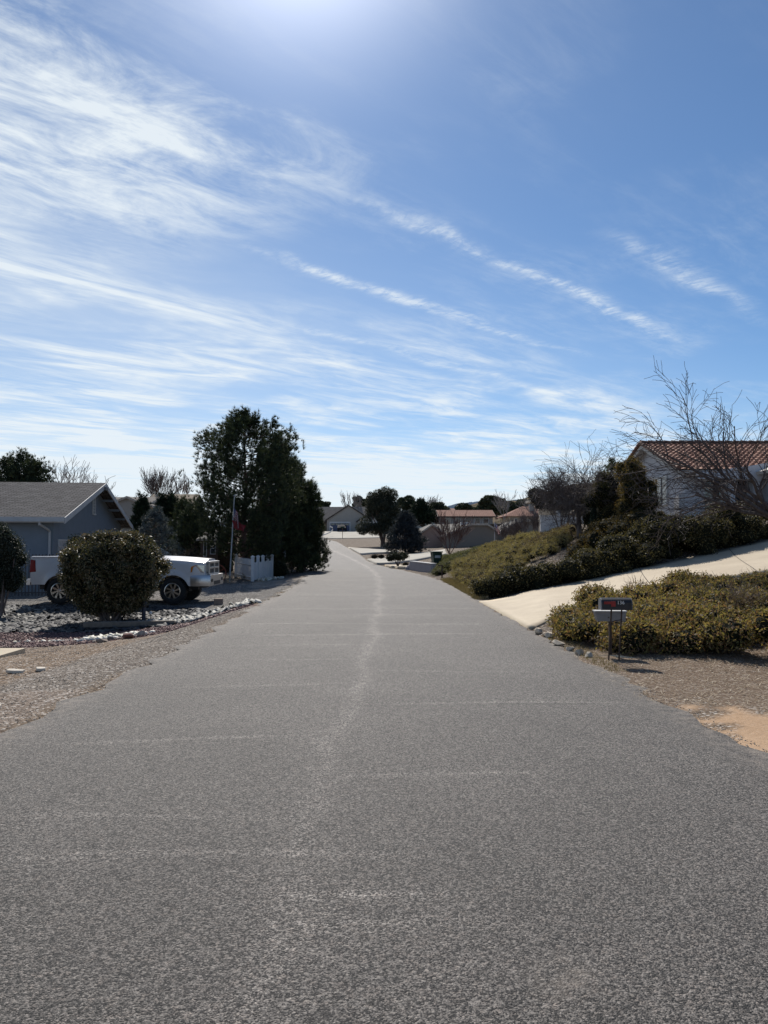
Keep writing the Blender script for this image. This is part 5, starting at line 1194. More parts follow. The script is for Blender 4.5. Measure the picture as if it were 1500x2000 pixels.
for i, (x, y, sx, sy, rz, lb) in enumerate([(-4.86, 10.2, .105, .05, .1, 'long curved broken paver lying on the left shoulder'), (-4.58, 10.32, .055, .06, .5, 'small square broken paver beside the curved one'), (-3.80, 7.55, .06, .05, .3, 'broken pale paver at the left frame edge nearest the road')]):
    b_ = MB(); b_.prism([(-sx, -sy, 0), (-sx * .2, -sy * 1.25, 0), (sx, -sy * .8, 0), (sx * 1.05, sy * .6, 0), (sx * .1, sy, 0), (-sx * .95, sy * 1.05, 0)], (0, 0, .035)); o = b_.build('paver', mat('pale_paver', (.58, .52, .43), .85, .1, 12), bevel=.006, loc=(x, y, h1(x, y) + .008)); o.rotation_euler = (.05, .06, rz); tag(o, lb, 'paver')
C = scatter([(-6.1, 35.3), (-5.3, 38.2), (-4.9, 37.8), (-5.6, 35.1)], 60, .04); o = stone_mesh(len(C), C, rng.uniform(.05, .11, len(C)), .5, 'white_stones', bpy.data.materials['white_stone'], 10, .2); tag(o, 'white stones along the foot of the picket fence', 'stones', kind='stuff')

# ================================================================== VEGETATION
SHR = leafmat('waxy_shrub_leaf', [(0.022, 0.028, 0.012), (0.062, 0.066, 0.028), (0.12, 0.108, 0.050), (0.23, 0.17, 0.11)], 0.45, 0.20, 0.4, 1.4)
BED = leafmat('olive_ground_leaf', [(0.05, 0.048, 0.022), (0.13, 0.115, 0.042), (0.26, 0.22, 0.085), (0.19, 0.105, 0.07), (0.27, 0.225, 0.11), (0.15, 0.095, 0.07)], 0.62, 0.42, 0.2, 1.3)
SLP = leafmat('slope_olive', [(0.10, 0.082, 0.05), (0.21, 0.175, 0.085), (0.34, 0.30, 0.135), (0.28, 0.24, 0.12), (0.21, 0.15, 0.11)], 0.7, 0.3, 0.2, 1.3)
SLG = leafmat('slope_grey_green', [(0.055, 0.06, 0.032), (0.11, 0.115, 0.055), (0.18, 0.175, 0.085)], 0.65, 0.3, 0.25, 0.5)
HDG = leafmat('dark_hedge_leaf', [(0.020, 0.020, 0.010), (0.046, 0.042, 0.019), (0.10, 0.088, 0.038), (0.17, 0.14, 0.065)], 0.6, 0.25, 0.22, 0.9)
JUN2 = leafmat('brown_green_juniper', [(0.03, 0.028, 0.012), (0.075, 0.058, 0.022), (0.14, 0.095, 0.038)], 0.65, 0.3, 0.2, 0.9)
def shrub(name, root_loc, blobs, material, label, dens, L, W, cat='shrub', stems=0, group=None, core=.72, seed=5, kind=None, tilt=.75, fname='foliage', stem_m=BARKG, core_on=True, spikes=0, zmin=-.75):
    global rng; rng = np.random.default_rng(seed)
    root = empty(name, root_loc, 0, label, cat, group)
    C, O = clump_points(blobs, dens, zmin=zmin)
    C = C + rng.normal(size=C.shape) * .03
    leaves(fname, C, L * (.6 + .8 * rng.random(len(C))), W * (.6 + .8 * rng.random(len(C))), material, root, O, tilt)
    random.seed(seed)
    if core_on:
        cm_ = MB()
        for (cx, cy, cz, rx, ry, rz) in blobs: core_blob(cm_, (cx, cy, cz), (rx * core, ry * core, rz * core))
        cm_.build('dark_core', DARKCORE, root)
    if stems or spikes:
        sm = MB()
        for i in range(stems):
            bb = blobs[i % len(blobs)]; a_ = random.uniform(0, 6.28)
            p0 = Vector((random.gauss(0, .10), random.gauss(0, .08), -.05)); p2 = Vector((bb[0], bb[1], bb[2])) + Vector((math.cos(a_) * bb[3] * .5, math.sin(a_) * bb[4] * .5, 0))
            pm = p0.lerp(p2, .5) + Vector((random.gauss(0, .06), random.gauss(0, .06), .05)); sm.tube([p0, pm, p2], [.035, .024, .01], 6)
        for i in range(spikes):
            bb = random.choice(blobs); d = Vector((random.gauss(0, 1), random.gauss(0, 1), abs(random.gauss(0, 1)) + .2)).normalized()
            p0 = Vector((bb[0] + d.x * bb[3] * .8, bb[1] + d.y * bb[4] * .8, bb[2] + d.z * bb[5] * .8)); p2 = p0 + d * random.uniform(.06, .22) + Vector((0, 0, .04))
            sm.tube([p0, (p0 + p2) / 2 + Vector((random.gauss(0, .03), 0, 0)), p2], [.005, .004, .002], 3, cap=False)
        sm.build('branches', stem_m, root)
    return root
# big round shrub in front of the truck
sx_, sy_ = -7.40, 21.0; sz_ = h1(sx_, sy_)
random.seed(3); bl_ = []
for i in range(150):
    zz_ = random.uniform(.38, 2.30); rz_ = np.interp(zz_, [.35, .8, 1.2, 1.7, 2.1, 2.3], [.60, 1.05, 1.34, 1.34, 1.02, .55]); a_ = i * 2.39996; q = random.uniform(.55, 1.0)
    bl_.append((math.cos(a_) * rz_ * q * .97, math.sin(a_) * rz_ * .95 * q, zz_ + random.uniform(-.05, .05), random.uniform(.22, .34), random.uniform(.22, .34), random.uniform(.2, .3)))
bl_.append((0, 0, 1.45, 1.0, 1.05, .95))
for i in range(26):
    a_ = random.uniform(0, 6.28); e_ = random.uniform(-.3, 1.2); bl_.append((math.cos(a_) * math.cos(e_) * 1.34, math.sin(a_) * math.cos(e_) * 1.2, 1.5 + math.sin(e_) * .95, random.uniform(.10, .2), random.uniform(.10, .2), random.uniform(.1, .24)))
shrub('shrub', (sx_, sy_, sz_), bl_, SHR, 'large rounded bronze-green shrub in front of the white pickup', 620, .062, .030, stems=26, seed=4, core=.62, spikes=520, zmin=-1, tilt=.85)
# small tree cut off by the left frame edge
random.seed(8); bl_ = [(random.uniform(-.8, .36), random.uniform(-.5, .5), random.uniform(.85, 2.5), .30, .30, .34) for _ in range(44)]
shrub('juniper_tree', (WX(6, 22.3), 22.3, h1(-11, 22.3)), bl_, leafmat('grey_juniper', [(0.022, 0.03, 0.022), (0.05, 0.062, 0.045), (0.09, 0.10, 0.075)], .6, .12, .2), 'grey-green juniper cut off by the left frame edge', 700, .06, .02, 'tree', stems=10, seed=6, core=.7)
# clipped ball hedge
shrub('hedge', (WX(545, 40), 40, h1(-5.5, 40)), [(0, 0, .42, .42, .42, .44), (.12, .1, .36, .36, .4, .4), (-.12, 0, .36, .36, .4, .4)], leafmat('hedge_olive', [(0.02, 0.022, 0.01), (0.045, 0.045, 0.018), (0.08, 0.075, 0.03)], .5, .15, .3), 'clipped olive ball hedge right of the white fence', 2600, .035, .018, 'hedge', seed=7, core=.9)
# dark shrubs near gazebo and house corner
shrub('shrub', (WX(352, 33), 33, -.1), [(random.uniform(-.5, .6), random.uniform(-.3, .3), random.uniform(.4, 1.2), .4, .35, .4) for _ in range(10)], leafmat('reddish_twigs', [(0.03, 0.022, 0.02), (0.07, 0.045, 0.035), (0.10, 0.07, 0.05)], .7, .1, .2), 'reddish-brown twiggy shrub behind the pickup hood', 350, .07, .014, seed=9, core=.5)
shrub('shrub', (WX(150, 29.2), 29.2, -.3), [(0, 0, 1.75, .42, .42, .5), (0, .1, 1.1, .4, .4, .7)], CYP, 'dark rounded shrub against the grey-blue house wall', 900, .06, .02, seed=10, core=.85)
for i, (px_, D, wr, ht_, sd) in enumerate([(395, 31.5, .22, .35, 1), (440, 33, .3, .4, 2), (515, 34, .2, .22, 3), (470, 36.2, .3, .3, 4)]):
    x = WX(px_, D); shrub('plant', (x, D, h1(x, D)), [(0, 0, ht_ * .5, wr, wr, ht_ * .5)], leafmat('dry_plant', [(0.10, 0.08, 0.05), (0.2, 0.16, 0.09), (0.28, 0.23, 0.15)], .7, .2, .2), ['low dry plant just ahead of the pickup grille', 'low dry plant between the wheel and flagpole', 'tiny dry plant in front of the picket fence', 'dry plant behind the open pickets'][i], 500, .07, .012, 'plant', seed=20 + i, core_on=False)

# pines and conifers on the left
def pinep(t): return 0.30 + 1.02 * math.sin(min(1, max(0, (1 - t)) ** .62 * 1.05) * math.pi / 2) * (1 - .32 * max(0, .42 - t) / .42) - .22 * (t > .93)
conifer('pine_tree', WX(478, 38), 38, WZ(812, 38), 2.6, lambda t: float(np.interp(t, [0, .15, .25, .33, .42, .55, .66, .78, .88, .94, 1], [.3, .6, .72, .74, .84, .98, .84, .92, .52, .30, .1])), PINE, 'tallest dark pine with reddish trunk behind the flagpole', n_limb=88, per=140, nd=15, L=.20, W=.010, trunk_r=.17, zc0=.12, seed=31, bark=BARKR, jit=.22, clus=.5, upb=.9, sidek=.24)
conifer('pine_tree', WX(545, 42.5), 42.5, WZ(868, 42.5), 1.75, lambda t: .18 + .86 * (1 - t) ** .8, CEDAR, 'second dark conifer just right of the tallest pine', n_limb=120, per=70, nd=12, L=.22, W=.010, trunk_r=.15, zc0=.05, clus=.4, seed=32, upb=.9, jit=.3)
conifer('cedar_tree', WX(594, 45), 45, WZ(950, 45), .98, lambda t: .55 + .75 * (1 - t), CEDAR, 'shorter spiky cedar at the left road edge', n_limb=120, per=64, nd=12, L=.24, W=.010, trunk_r=.12, zc0=.02, clus=.4, seed=33, upb=1.2, jit=.35)
conifer('cedar_tree', WX(570, 49), 49, WZ(905, 49), 1.15, lambda t: .45 + .75 * (1 - t), PINE, 'dark cedar filling the gap between pine and road', n_limb=110, per=64, nd=12, L=.24, W=.010, trunk_r=.12, zc0=.02, clus=.4, seed=34, upb=1.0, jit=.35)
conifer('pine_tree', WX(508, 44), 44, WZ(1000, 44), 2.3, lambda t: .7 + .4 * (1 - t), PINE, 'low wide dark pine behind the white fence', n_limb=60, per=50, nd=12, L=.24, W=.014, trunk_r=.12, zc0=.05, seed=35)
for i, (px_, D, py_, r_, m_2, lb) in enumerate([(277, 52, 977, .9, CYP, 'dark conical cypress nearest the grey-blue gable'), (318, 54, 974, .8, CYP, 'left of the paired dark cypresses below the beige roof'), (334, 54, 972, .85, CYP, 'right of the paired dark cypresses below the beige roof'), (360, 50, 984, 1.1, CEDAR, 'dull green cedar left of the tall pine'), (384, 47, 990, 1.5, PINE, 'dark low pine touching the tall pine on its left')]):
    conifer('cypress_tree' if m_2 is CYP else 'cedar_tree', WX(px_, D), D, WZ(py_, D), r_, lambda t: (1 - t) ** .7 * 1.15 + .08, m_2, lb, n_limb=60, per=42, nd=10, L=.26, W=.018, trunk_r=.1, zc0=.02, seed=40 + i, upb=1.2, jit=.15)
conifer('blue_spruce', WX(304, 33), 33, WZ(999, 33), 1.15, lambda t: (1 - t) ** .8 * 1.1 + .1, BLUE, 'grey-blue spruce behind the round shrub', n_limb=70, per=34, nd=12, L=.13, W=.008, trunk_r=.07, zc0=.1, seed=46, jit=.3, droop=.05)
for i, (px_, py_, r_) in enumerate([(8, 903, 1.6), (40, 891, 1.5), (66, 908, 1.5)]):
    conifer('pine_tree', WX(px_, 70), 70, WZ(py_, 70), r_, lambda t: pinep(t), PINE, ['leftmost pine above the shingle roof', 'middle and tallest pine above the shingle roof', 'right pine of three above the shingle roof'][i], n_limb=60, per=34, nd=8, L=.34, W=.03, trunk_r=.15, zc0=.3, seed=50 + i, jit=.35, upb=.8)
# bare trees left
bare_tree('bare_tree', (WX(118, 66), 66, .6), [((0, 0, 0), (0, 0, 1), 5.4), ((0, 0, 0), (.3, 0, 1), 5.2)], BARKL, 'thin pale bare tree above the shingle roof beside the pines', .06, 4, (3.0, 2.4, 1.6, .8), (5, 5, 5, 0), .42, .06, 60, rmin=.016, kink=.1)
bare_tree('bare_tree', (WX(170, 66), 66, .6), [((0, 0, 0), (-.1, 0, 1), 5.2), ((0, 0, 0), (.3, 0, 1), 5.0)], BARKL, 'second thin pale bare tree nearer the gable peak', .06, 4, (3.0, 2.2, 1.4, .8), (5, 5, 5, 0), .42, .06, 61, rmin=.016, kink=.1)
dd_ = [((random.uniform(-.3, .3), 0, 0), (math.sin(a_) * 1.2, random.uniform(-.3, .3), math.cos(a_)), 3.0) for a_ in np.linspace(-.75, .75, 9)]
bare_tree('bare_tree', (WX(310, 96), 96, WZ(983, 96) - .6), dd_, BARKG, 'broad fan-shaped bare tree behind the beige roof',   .07, 3, (3.0, 1.8, 1.0), (9, 7, 0), .34, .08, 62, rmin=.02, kink=.07)
bare_tree('bare_tree', (WX(350, 100), 100, WZ(985, 100) - .5), [((0, 0, 0), (math.sin(a_), 0, math.cos(a_)), 2.6) for a_ in (-.2, .15, .5)], BARKG, 'smaller bare tree right of the fan-shaped one', .06, 3, (2.6, 1.6, 1.0), (7, 6, 0), .3, .1, 63, rmin=.022, kink=.08)
# centre distance
random.seed(21)
def roundtree(name, px_, D, py_top, rw_, base_py, m_2, label, dens=90, L=.22, W=.12, nb=26, zfrac=.35, seed=1, br=.75, fork=True, core=False, top_narrow=.5, bark=BARK, core_k=.6):
    x = WX(px_, D); z0 = WZ(base_py, D); top = WZ(py_top, D) - z0; rr = random.Random(seed); bl2 = []
    for i in range(int(nb * 1.8)):
        t = rr.random(); z = top * (zfrac + (1 - zfrac) * t) - br * .6 * rw_ * .4; q = (1 - (1 - top_narrow) * t) * math.sqrt(rr.random()); a_ = rr.uniform(0, 6.28)
        s = rw_ * .27 * rr.uniform(.6, 1.25); bl2.append((math.cos(a_) * rw_ * q * .85, math.sin(a_) * rw_ * q * .7, z, s, s, s * .75))
    ro = shrub(name, (x, D, z0), bl2, m_2, label, dens * (1.7 if core else 1), L, W, 'tree', seed=seed, core_on=False, fname='crown', zmin=-1)
    tr = MB(); forks = [Vector((rr.uniform(-.5, .5) * rw_, rr.uniform(-.3, .3) * rw_, top * rr.uniform(.55, .85))) for _ in range(6 if fork else 1)]
    tr.tube([(0, 0, -.2), (0, 0, top * .12)], [rw_ * .11, rw_ * .09], 8)
    for f in forks: tr.tube([(0, 0, top * .08), Vector((0, 0, top * .12)).lerp(f, .35) + Vector((0, 0, -.1)), f], [rw_ * .06, rw_ * .04, rw_ * .012], 6)
    tr.build('trunk', bark, ro, smooth=True); return ro
JG = leafmat('juniper_dusty_green', [(0.018, 0.024, 0.018), (0.040, 0.048, 0.034), (0.085, 0.085, 0.058)], .6, .15, .2, .4)
FG = leafmat('far_pine_green', [(0.025, 0.035, 0.022), (0.050, 0.065, 0.035), (0.085, 0.095, 0.05)], .6, .12, .2, .3)
RT = leafmat('rusty_twiggy', [(0.06, 0.045, 0.035), (0.11, 0.08, 0.06), (0.15, 0.11, 0.08)], .7, .1, .2, .3)
roundtree('juniper_tree', 748, 98, 950, 3.3, 1072, JG, 'large open-crowned juniper at the bend of the road', 95, .24, .07, 40, .36, 71, top_narrow=.40)
conifer('blue_spruce', WX(791, 78), 78, WZ(1003, 78), 1.85, lambda t: (1 - t) ** .75 * 1.05 + .06, NAVY, 'dark blue spruce in front of the big juniper', n_limb=90, per=50, nd=10, L=.28, W=.02, trunk_r=.12, zc0=.03, seed=72, jit=.15, base=WZ(1085, 78), upb=.4)
conifer('spruce_tree', WX(822, 125), 125, WZ(980, 125), 2.1, lambda t: (1 - t) ** .8 * 1.1 + .05, CYP, 'dark pointed spruce left of the long tiled roof', n_limb=70, per=40, nd=9, L=.45, W=.045, trunk_r=.15, zc0=.05, seed=73, jit=.15, base=WZ(1028, 125))
roundtree('pine_tree', 793, 130, 966, 2.6, 1040, FG, 'pine with rounded top behind the blue spruce', 60, .40, .12, 22, .5, 74, core=True)
roundtree('pine_tree', 853, 132, 979, 2.4, 1030, FG, 'broad pine just left of the long tiled roof', 60, .40, .12, 24, .35, 75, core=True)
roundtree('pine_tree', 868, 150, 986, 1.6, 1010, FG, 'small leaning pine at the left end of the tiled roof', 50, .4, .12, 9, .4, 76, core=True)
for i, (px_, D, py_, sd) in enumerate([(835, 140, 974, 81), (845, 138, 985, 82), (808, 135, 985, 83), (700, 185, 968, 84), (676, 200, 966, 85)]):
    bare_tree('bare_tree', (WX(px_, D), D, WZ(1012, D)), [((0, 0, 0), (math.sin(a_), 0, math.cos(a_)), WZ(py_, D) - WZ(1012, D) - 1.2) for a_ in (-.25, 0, .25)], BARKL if i < 4 else BARKG,
              ['bare pale tree between the spruce and the broad pine', 'bare tree touching the broad pine', 'bare tree behind the blue spruce', 'bare tree right of the garage house peak', 'bare tree directly behind the garage house peak'][i], .08, 3, (3.0, 1.8, 1.0), (7, 6, 0), .35, .1, sd, rmin=.03, kink=.1)
for i, (px_, D, py_, r_, m_2) in enumerate([(622, 230, 978, 2.6, FG), (637, 232, 979, 2.4, FG), (699, 225, 969, 2.4, FG), (712, 230, 974, 1.8, FG), (724, 225, 965, 2.2, FG), (733, 190, 985, 2.2, FG)]):
    roundtree('pine_tree', px_, D, py_, r_, 1010, m_2, ['far pine left of the garage house chimney', 'far pine right above the garage house chimney', 'leftmost of three far pines right of the garage peak', 'middle of three far pines right of the garage peak', 'far pine touching the juniper crown on its left', 'far pine just behind the juniper crown'][i], 40, .55, .2, 12, .4, 90 + i, core=True)
# small spreading tree at the driveway mouth
random.seed(5)
roundtree('small_tree', 777, 51.5, 1079, .80, 1107.5, JG, 'tiny dark spreading tree between two pale driveways', 420, .10, .04, 12, .70, 97, core=True, top_narrow=1.0)
shrub('shrub', (WX(755, 58), 58, WZ(1090, 58)), [(x_, 0, .12, .35, .3, .22) for x_ in (-.9, -.4, .2, .9, 1.4)], RT, 'row of low rust-brown shrubs between the two white driveways', 250, .09, .03, seed=98, core=.7)
shrub('shrub', (WX(798, 52.5), 52.5, WZ(1107, 52.5)), [(x_, 0, .15, .3, .25, .22) for x_ in (-.2, .2, .6, .9)], RT, 'low brown shrubs right of the tiny spreading tree', 250, .09, .03, seed=99, core=.7)
# trees and shrub among the mid houses
bare_tree('bare_tree', (WX(878, 62), 62, WZ(1083, 62)), [((0, 0, 0), (math.sin(a_), 0, math.cos(a_)), 1.8) for a_ in (-.55, -.3, -.1, .1, .3, .6)], barkmat('red_brown_twigs', (0.07, .04, .035), (.17, .10, .085)), 'reddish vase-shaped bare tree in front of the brown-grey wall', .045, 3, (1.8, 1.4, .8), (8, 7, 0), .3, .06, 101, rmin=.012, kink=.09)
for i, (px_, D, py_, r_) in enumerate([(952, 130, 968, 2.0), (970, 132, 967, 2.1), (1005, 150, 977, 2.4), (1025, 155, 976, 2.2)]):
    roundtree('pine_tree', px_, D, py_, r_, 1012, FG, ['left of the paired pines behind the brown-grey roof', 'right of the paired pines behind the brown-grey roof', 'dark oak-like pine left of the orange hip roof', 'dark pine just above the orange hip roof'][i], 60, .40, .14, 16, .35, 105 + i, core=True)
for i in range(6):
    roundtree('juniper_tree', 905 + i * 13, 175 + i * 3, 983 + (i % 3) * 3, 2.6, 1006, FG, 'juniper in the row above the long tiled roof, number %d from the left' % (i + 1) if False else ['first low juniper above the left part of the tiled roof', 'second low juniper along the tiled roof ridge', 'third low juniper along the tiled roof ridge', 'fourth low juniper along the tiled roof ridge', 'fifth low juniper along the tiled roof ridge', 'last low juniper left of the paired pines'][i], 40, .5, .2, 10, .4, 115 + i, core=True)
for i, (px_, D) in enumerate([(985, 100), (1045, 95)]):
    bare_tree('bare_tree', (WX(px_, D), D, WZ(1015, D)), [((0, 0, 0), (math.sin(a_), 0, math.cos(a_)), 2.0) for a_ in (-.5, -.1, .3)], BARKL, ['pale bare tree in front of the paired pines', 'pale bare tree before the orange hip roof'][i], .06, 3, (2.0, 1.5, .9), (7, 6, 0), .4, .08, 125 + i, rmin=.02, kink=.12)
# twiggy purple-grey bushes in front of the east wall of the low house
for i, (px_, D) in enumerate([(1010, 56), (1040, 54), (990, 58)]):
    bare_tree('bare_shrub', (WX(px_, D), D, WZ(1066 - (px_ - 990) * .35, D)), [((random.uniform(-.6, .6), 0, 0), (math.sin(a_), random.uniform(-.3, .3), math.cos(a_)), 1.0) for a_ in np.linspace(-.5, .5, 9)], BARKG, ['middle twiggy bare shrub on top of the slope', 'right twiggy bare shrub beside the white wall', 'left twiggy bare shrub near the flag'][i], .02, 3, (1.1, .7, .4), (8, 6, 0), .3, .08, 130 + i, cat='shrub', rmin=.009, kink=.1)

# ---- right bank
def bank_blobs(poly, n_, hgt, r_, seed, flat=.6, zb=.25):
    global rng; rng = np.random.default_rng(seed); C = scatter(poly, n_)
    return [(c[0], c[1], c[2] + hgt * rng.uniform(.2, .75), r_ * rng.uniform(.7, 1.3), r_ * rng.uniform(.7, 1.3), max(hgt * .5, r_ * flat) * rng.uniform(.7, 1.2)) for c in C]
S1 = [(2.95, 25.5), (3.9, 26.5), (7.0, 29.5), (8.6, 34), (8.0, 42), (6.2, 46), (3.8, 40), (3.0, 33)]
shrub('ground_cover', (0, 0, 0), bank_blobs(S1, 420, .42, .30, 141), SLP, 'olive-yellow shrubby ground cover on the slope left of the hedges', 420, .11, .015, 'ground cover', seed=142, core=.55, spikes=1200, tilt=.62)
tag(COL.objects['ground_cover'], kind='stuff')
BRN = leafmat('brown_twiggy_leaf', [(0.06, 0.042, 0.032), (0.13, 0.092, 0.07), (0.22, 0.165, 0.125), (0.17, 0.15, 0.08)], .7, .25, .2, 2.0)
gb = shrub('ground_cover', (0, 0, 0), bank_blobs([(6.4, 29.6), (8.3, 31.5), (8.2, 35.0), (6.6, 34.0), (5.2, 31.0)], 46, .44, .26, 147), BRN, 'brown twiggy patch of ground cover below the weeping bare tree', 420, .11, .013, 'ground cover', seed=148, core=.5, spikes=250, tilt=.6); tag(gb, kind='stuff')
gb = shrub('ground_cover', (0, 0, 0), bank_blobs([(3.1, 26.5), (4.2, 28), (4.6, 32), (3.6, 35), (3.0, 31)], 26, .40, .22, 149), BRN, 'dry brown patch of ground cover near the road on the olive slope', 380, .10, .013, 'ground cover', seed=150, core=.5, spikes=120, tilt=.6); tag(gb, kind='stuff')
S2 = [(2.5, 36.5), (3.9, 40), (6.0, 46), (5.5, 54), (4.0, 50), (3.1, 42)]
g2 = shrub('ground_cover', (0, 0, 0), bank_blobs(S2, 150, .38, .42, 143), SLG, 'grey-green low juniper mounds on the far end of the slope', 330, .11, .016, 'ground cover', seed=144, core=.62); tag(g2, kind='stuff')
# hedge row that edges the driveway
def hedge(name, line, n_, hg, r_, material, label, dens, seed, L=.06, W=.03, spikes=0):
    random.seed(seed); ln = np.array(line, float); d = np.concatenate([[0], np.cumsum(np.hypot(*np.diff(ln[:, :2], axis=0).T))]); d /= d[-1]; bl2 = []
    for i in range(n_):
        t = random.random(); x = np.interp(t, d, ln[:, 0]); y = np.interp(t, d, ln[:, 1]); hgt = np.interp(t, d, ln[:, 2]) ; x += random.gauss(0, .25); y += random.uniform(0, ln[0][3] if len(ln[0]) > 3 else .8)
        z = h1(x, y); zz = z + random.uniform(.15, 1) * hgt - r_ * .4; bl2.append((x, y, zz, r_ * random.uniform(.8, 1.2), r_ * random.uniform(.8, 1.2), r_ * random.uniform(.6, .9)))
    x0, y0, z0 = ln[0][0], ln[0][1], h1(ln[0][0], ln[0][1]); bl2 = [(a - x0, b - y0, c - z0, d_, e, f) for a, b, c, d_, e, f in bl2]
    return shrub(name, (x0, y0, z0), bl2, material, label, dens, L, W, 'hedge' if 'hedge' in name else 'shrub', seed=seed, core=.78, spikes=spikes)
hedge('shrub', [(3.0, 21.9, .75, .8), (3.9, 22.6, .8, .8)], 16, .8, .36, HDG, 'rounded dark shrub at the street corner of the driveway hedge', 620, 151, .055, .028, spikes=0)
hedge('hedge', [(4.1, 22.3, .55, 1.0), (6.1, 23.2, .7, 1.0), (7.6, 23.95, .8, 1.0)], 46, .8, .40, HDG, 'long dark leafy hedge along the lower driveway', 480, 152, .06, .03)
hedge('hedge', [(7.4, 23.9, 1.05, 1.5), (9.0, 24.5, 1.35, 1.5), (11.5, 25.3, 1.25, 1.5), (13.1, 25.8, .95, 1.0)], 92, 1.2, .46, HDG, 'tall dark hedge along the upper driveway below the tiled house', 420, 153, .065, .03)
hedge('juniper_hedge', [(6.6, 26.0, .8, 1.5), (8.6, 27.0, 1.1, 1.5), (10.5, 27.8, 1.2, 1.2)], 44, 1.0, .46, JUN2, 'brown-green spreading juniper behind the driveway hedge', 380, 154, .08, .022)
# upright junipers by the house
random.seed(31)
shrub('juniper_tree', (WX(1234, 28.8), 28.8, h1(9.4, 28.8)), [(random.gauss(0, .34) * (1.15 - z_ / 4.2), random.gauss(0, .35), z_, .36 * (1.25 - z_ / 4.4), .36, .36) for z_ in np.linspace(.25, 2.75, 40)], JUNI, 'tall brownish juniper standing against the gable end of the tiled house', 560, .085, .024, 'tree', seed=161, core=.7, stems=5)
shrub('juniper_tree', (WX(1188, 30.5), 30.5, h1(8.9, 30.5)), [(random.gauss(0, .38), random.gauss(0, .35), z_, .40, .40, .42) for z_ in np.linspace(.2, 2.15, 22)], leafmat('mid_juniper', [(0.03, 0.036, 0.017), (0.075, 0.075, 0.03), (0.14, 0.11, 0.05)], .65, .3, .2), 'bushy juniper between the bare tree and the tall juniper', 480, .08, .024, 'tree', seed=162, core=.7, stems=4)
shrub('conical_shrub', (WX(1160, 29), 29, h1(8.0, 29)), [(0, 0, z_, max(.12, .40 * (1 - z_ / 1.35)), .36 * (1 - z_ / 1.5), .24) for z_ in np.linspace(.15, 1.12, 9)], CYP, 'small dark conical shrub right of the bare tree trunk', 900, .06, .02, seed=163, core=.9)
conifer('pine_tree', WX(1202, 36), 36, WZ(906, 36), .9, lambda t: .35 + .7 * (1 - t), leafmat('fresh_green', [(0.025, 0.04, 0.015), (0.05, 0.075, 0.025), (0.08, 0.11, 0.035)], .5, .2, .3), 'sparse green young tree behind the bushy juniper', n_limb=26, per=16, nd=10, L=.14, W=.02, trunk_r=.04, zc0=.3, seed=164, jit=.4)
# weeping bare tree with its dense crown
tzx, tzy = WX(1131, 31), 31.0; tz0 = h1(tzx, tzy) - .05
dirs_ = []
for i in range(11):
    a_ = 2 * math.pi * i / 11 + .3; dirs_.append(((.0 + .05 * math.cos(a_), .05 * math.sin(a_), 1.15), (math.cos(a_) * 1.0 - .25, math.sin(a_) * .7, 1.05), 1.15))
dirs_.append(((0, 0, .2), (.62, 0, .9), 1.15)); dirs_.append(((-.02, 0, .35), (-.55, 0, .7), .45))
bt = bare_tree('bare_tree', (tzx, tzy, tz0), dirs_, BARKG, 'weeping bare tree with dense twiggy crown above the slope', .05, 4, (1.15, .9, .62, .38), (8, 7, 6, 0), .50, -.03, 171, rmin=.005, kink=.15, trunk_pts=([(.05, 0, -.1), (0, 0, .5), (-.03, 0, 1.2)], [.14, .11, .085]))
# dark round evergreen behind it
random.seed(41)
shrub('round_oak', (WX(1100, 37), 37, h1(8.6, 37)), [(random.uniform(-1.35, .9), random.uniform(-.5, .5), 1.75 + random.uniform(-.28, .42), .44, .44, .36) for _ in range(26)], leafmat('dark_grey_oak', [(0.02, 0.022, 0.016), (0.042, 0.042, 0.032), (0.08, 0.072, 0.055)], .6, .15, .2), 'low round dense dark-crowned oak behind the weeping bare tree', 420, .07, .03, 'tree', seed=172, core=.75, stems=8, fname='crown')
bare_tree('bare_tree', (WX(1182, 33), 33, h1(9.5, 33)), [((0, 0, 0), (0, 0, 1), 2.6), ((0, 0, .6), (.3, 0, 1), 2.4), ((0, 0, .8), (-.35, 0, 1), 2.1)], BARKG, 'slender arching bare tree behind the bushy juniper', .04, 3, (2.4, 1.6, .9), (7, 5, 0), .5, -.05, 173, rmin=.006, kink=.12)
# big bare tree leaning in from the right
bx0, by0 = 10.2, 18.2; bz0 = h1(bx0, by0)
tp = ([(0, 0, -.1), (-.05, 0, .6), (-.35, .02, 1.15), (-.95, .05, 1.55)], [.15, .13, .12, .10])
dl = [((-.95, .05, 1.55), (-1.0, -.1, .62), 3.0), ((-.95, .05, 1.55), (-1.0, .15, .22), 1.9), ((-.95, .05, 1.55), (-.85, .3, .80), 2.6), ((-.5, .02, 1.3), (-.45, .3, .8), 1.7),
      ((-.35, .02, 1.15), (.1, -.3, .9), 1.5), ((-.8, .05, 1.5), (-.85, -.4, .75), 1.8), ((-.1, 0, .8), (.6, .2, .8), 1.5), ((-.6, .0, 1.35), (-.7, .4, .35), 1.5)]
bt2 = bare_tree('bare_tree', (bx0, by0, bz0), dl, barkmat('mesquite_bark', (0.04, .030, .027), (.14, .11, .10), 22), 'large spreading bare tree leaning in from the right edge before the tiled house', .075, 4, (2.0, 1.4, .85, .4), (6, 6, 4, 0), .46, -.02, 181, rmin=.0050, kink=.14, trunk_pts=tp)
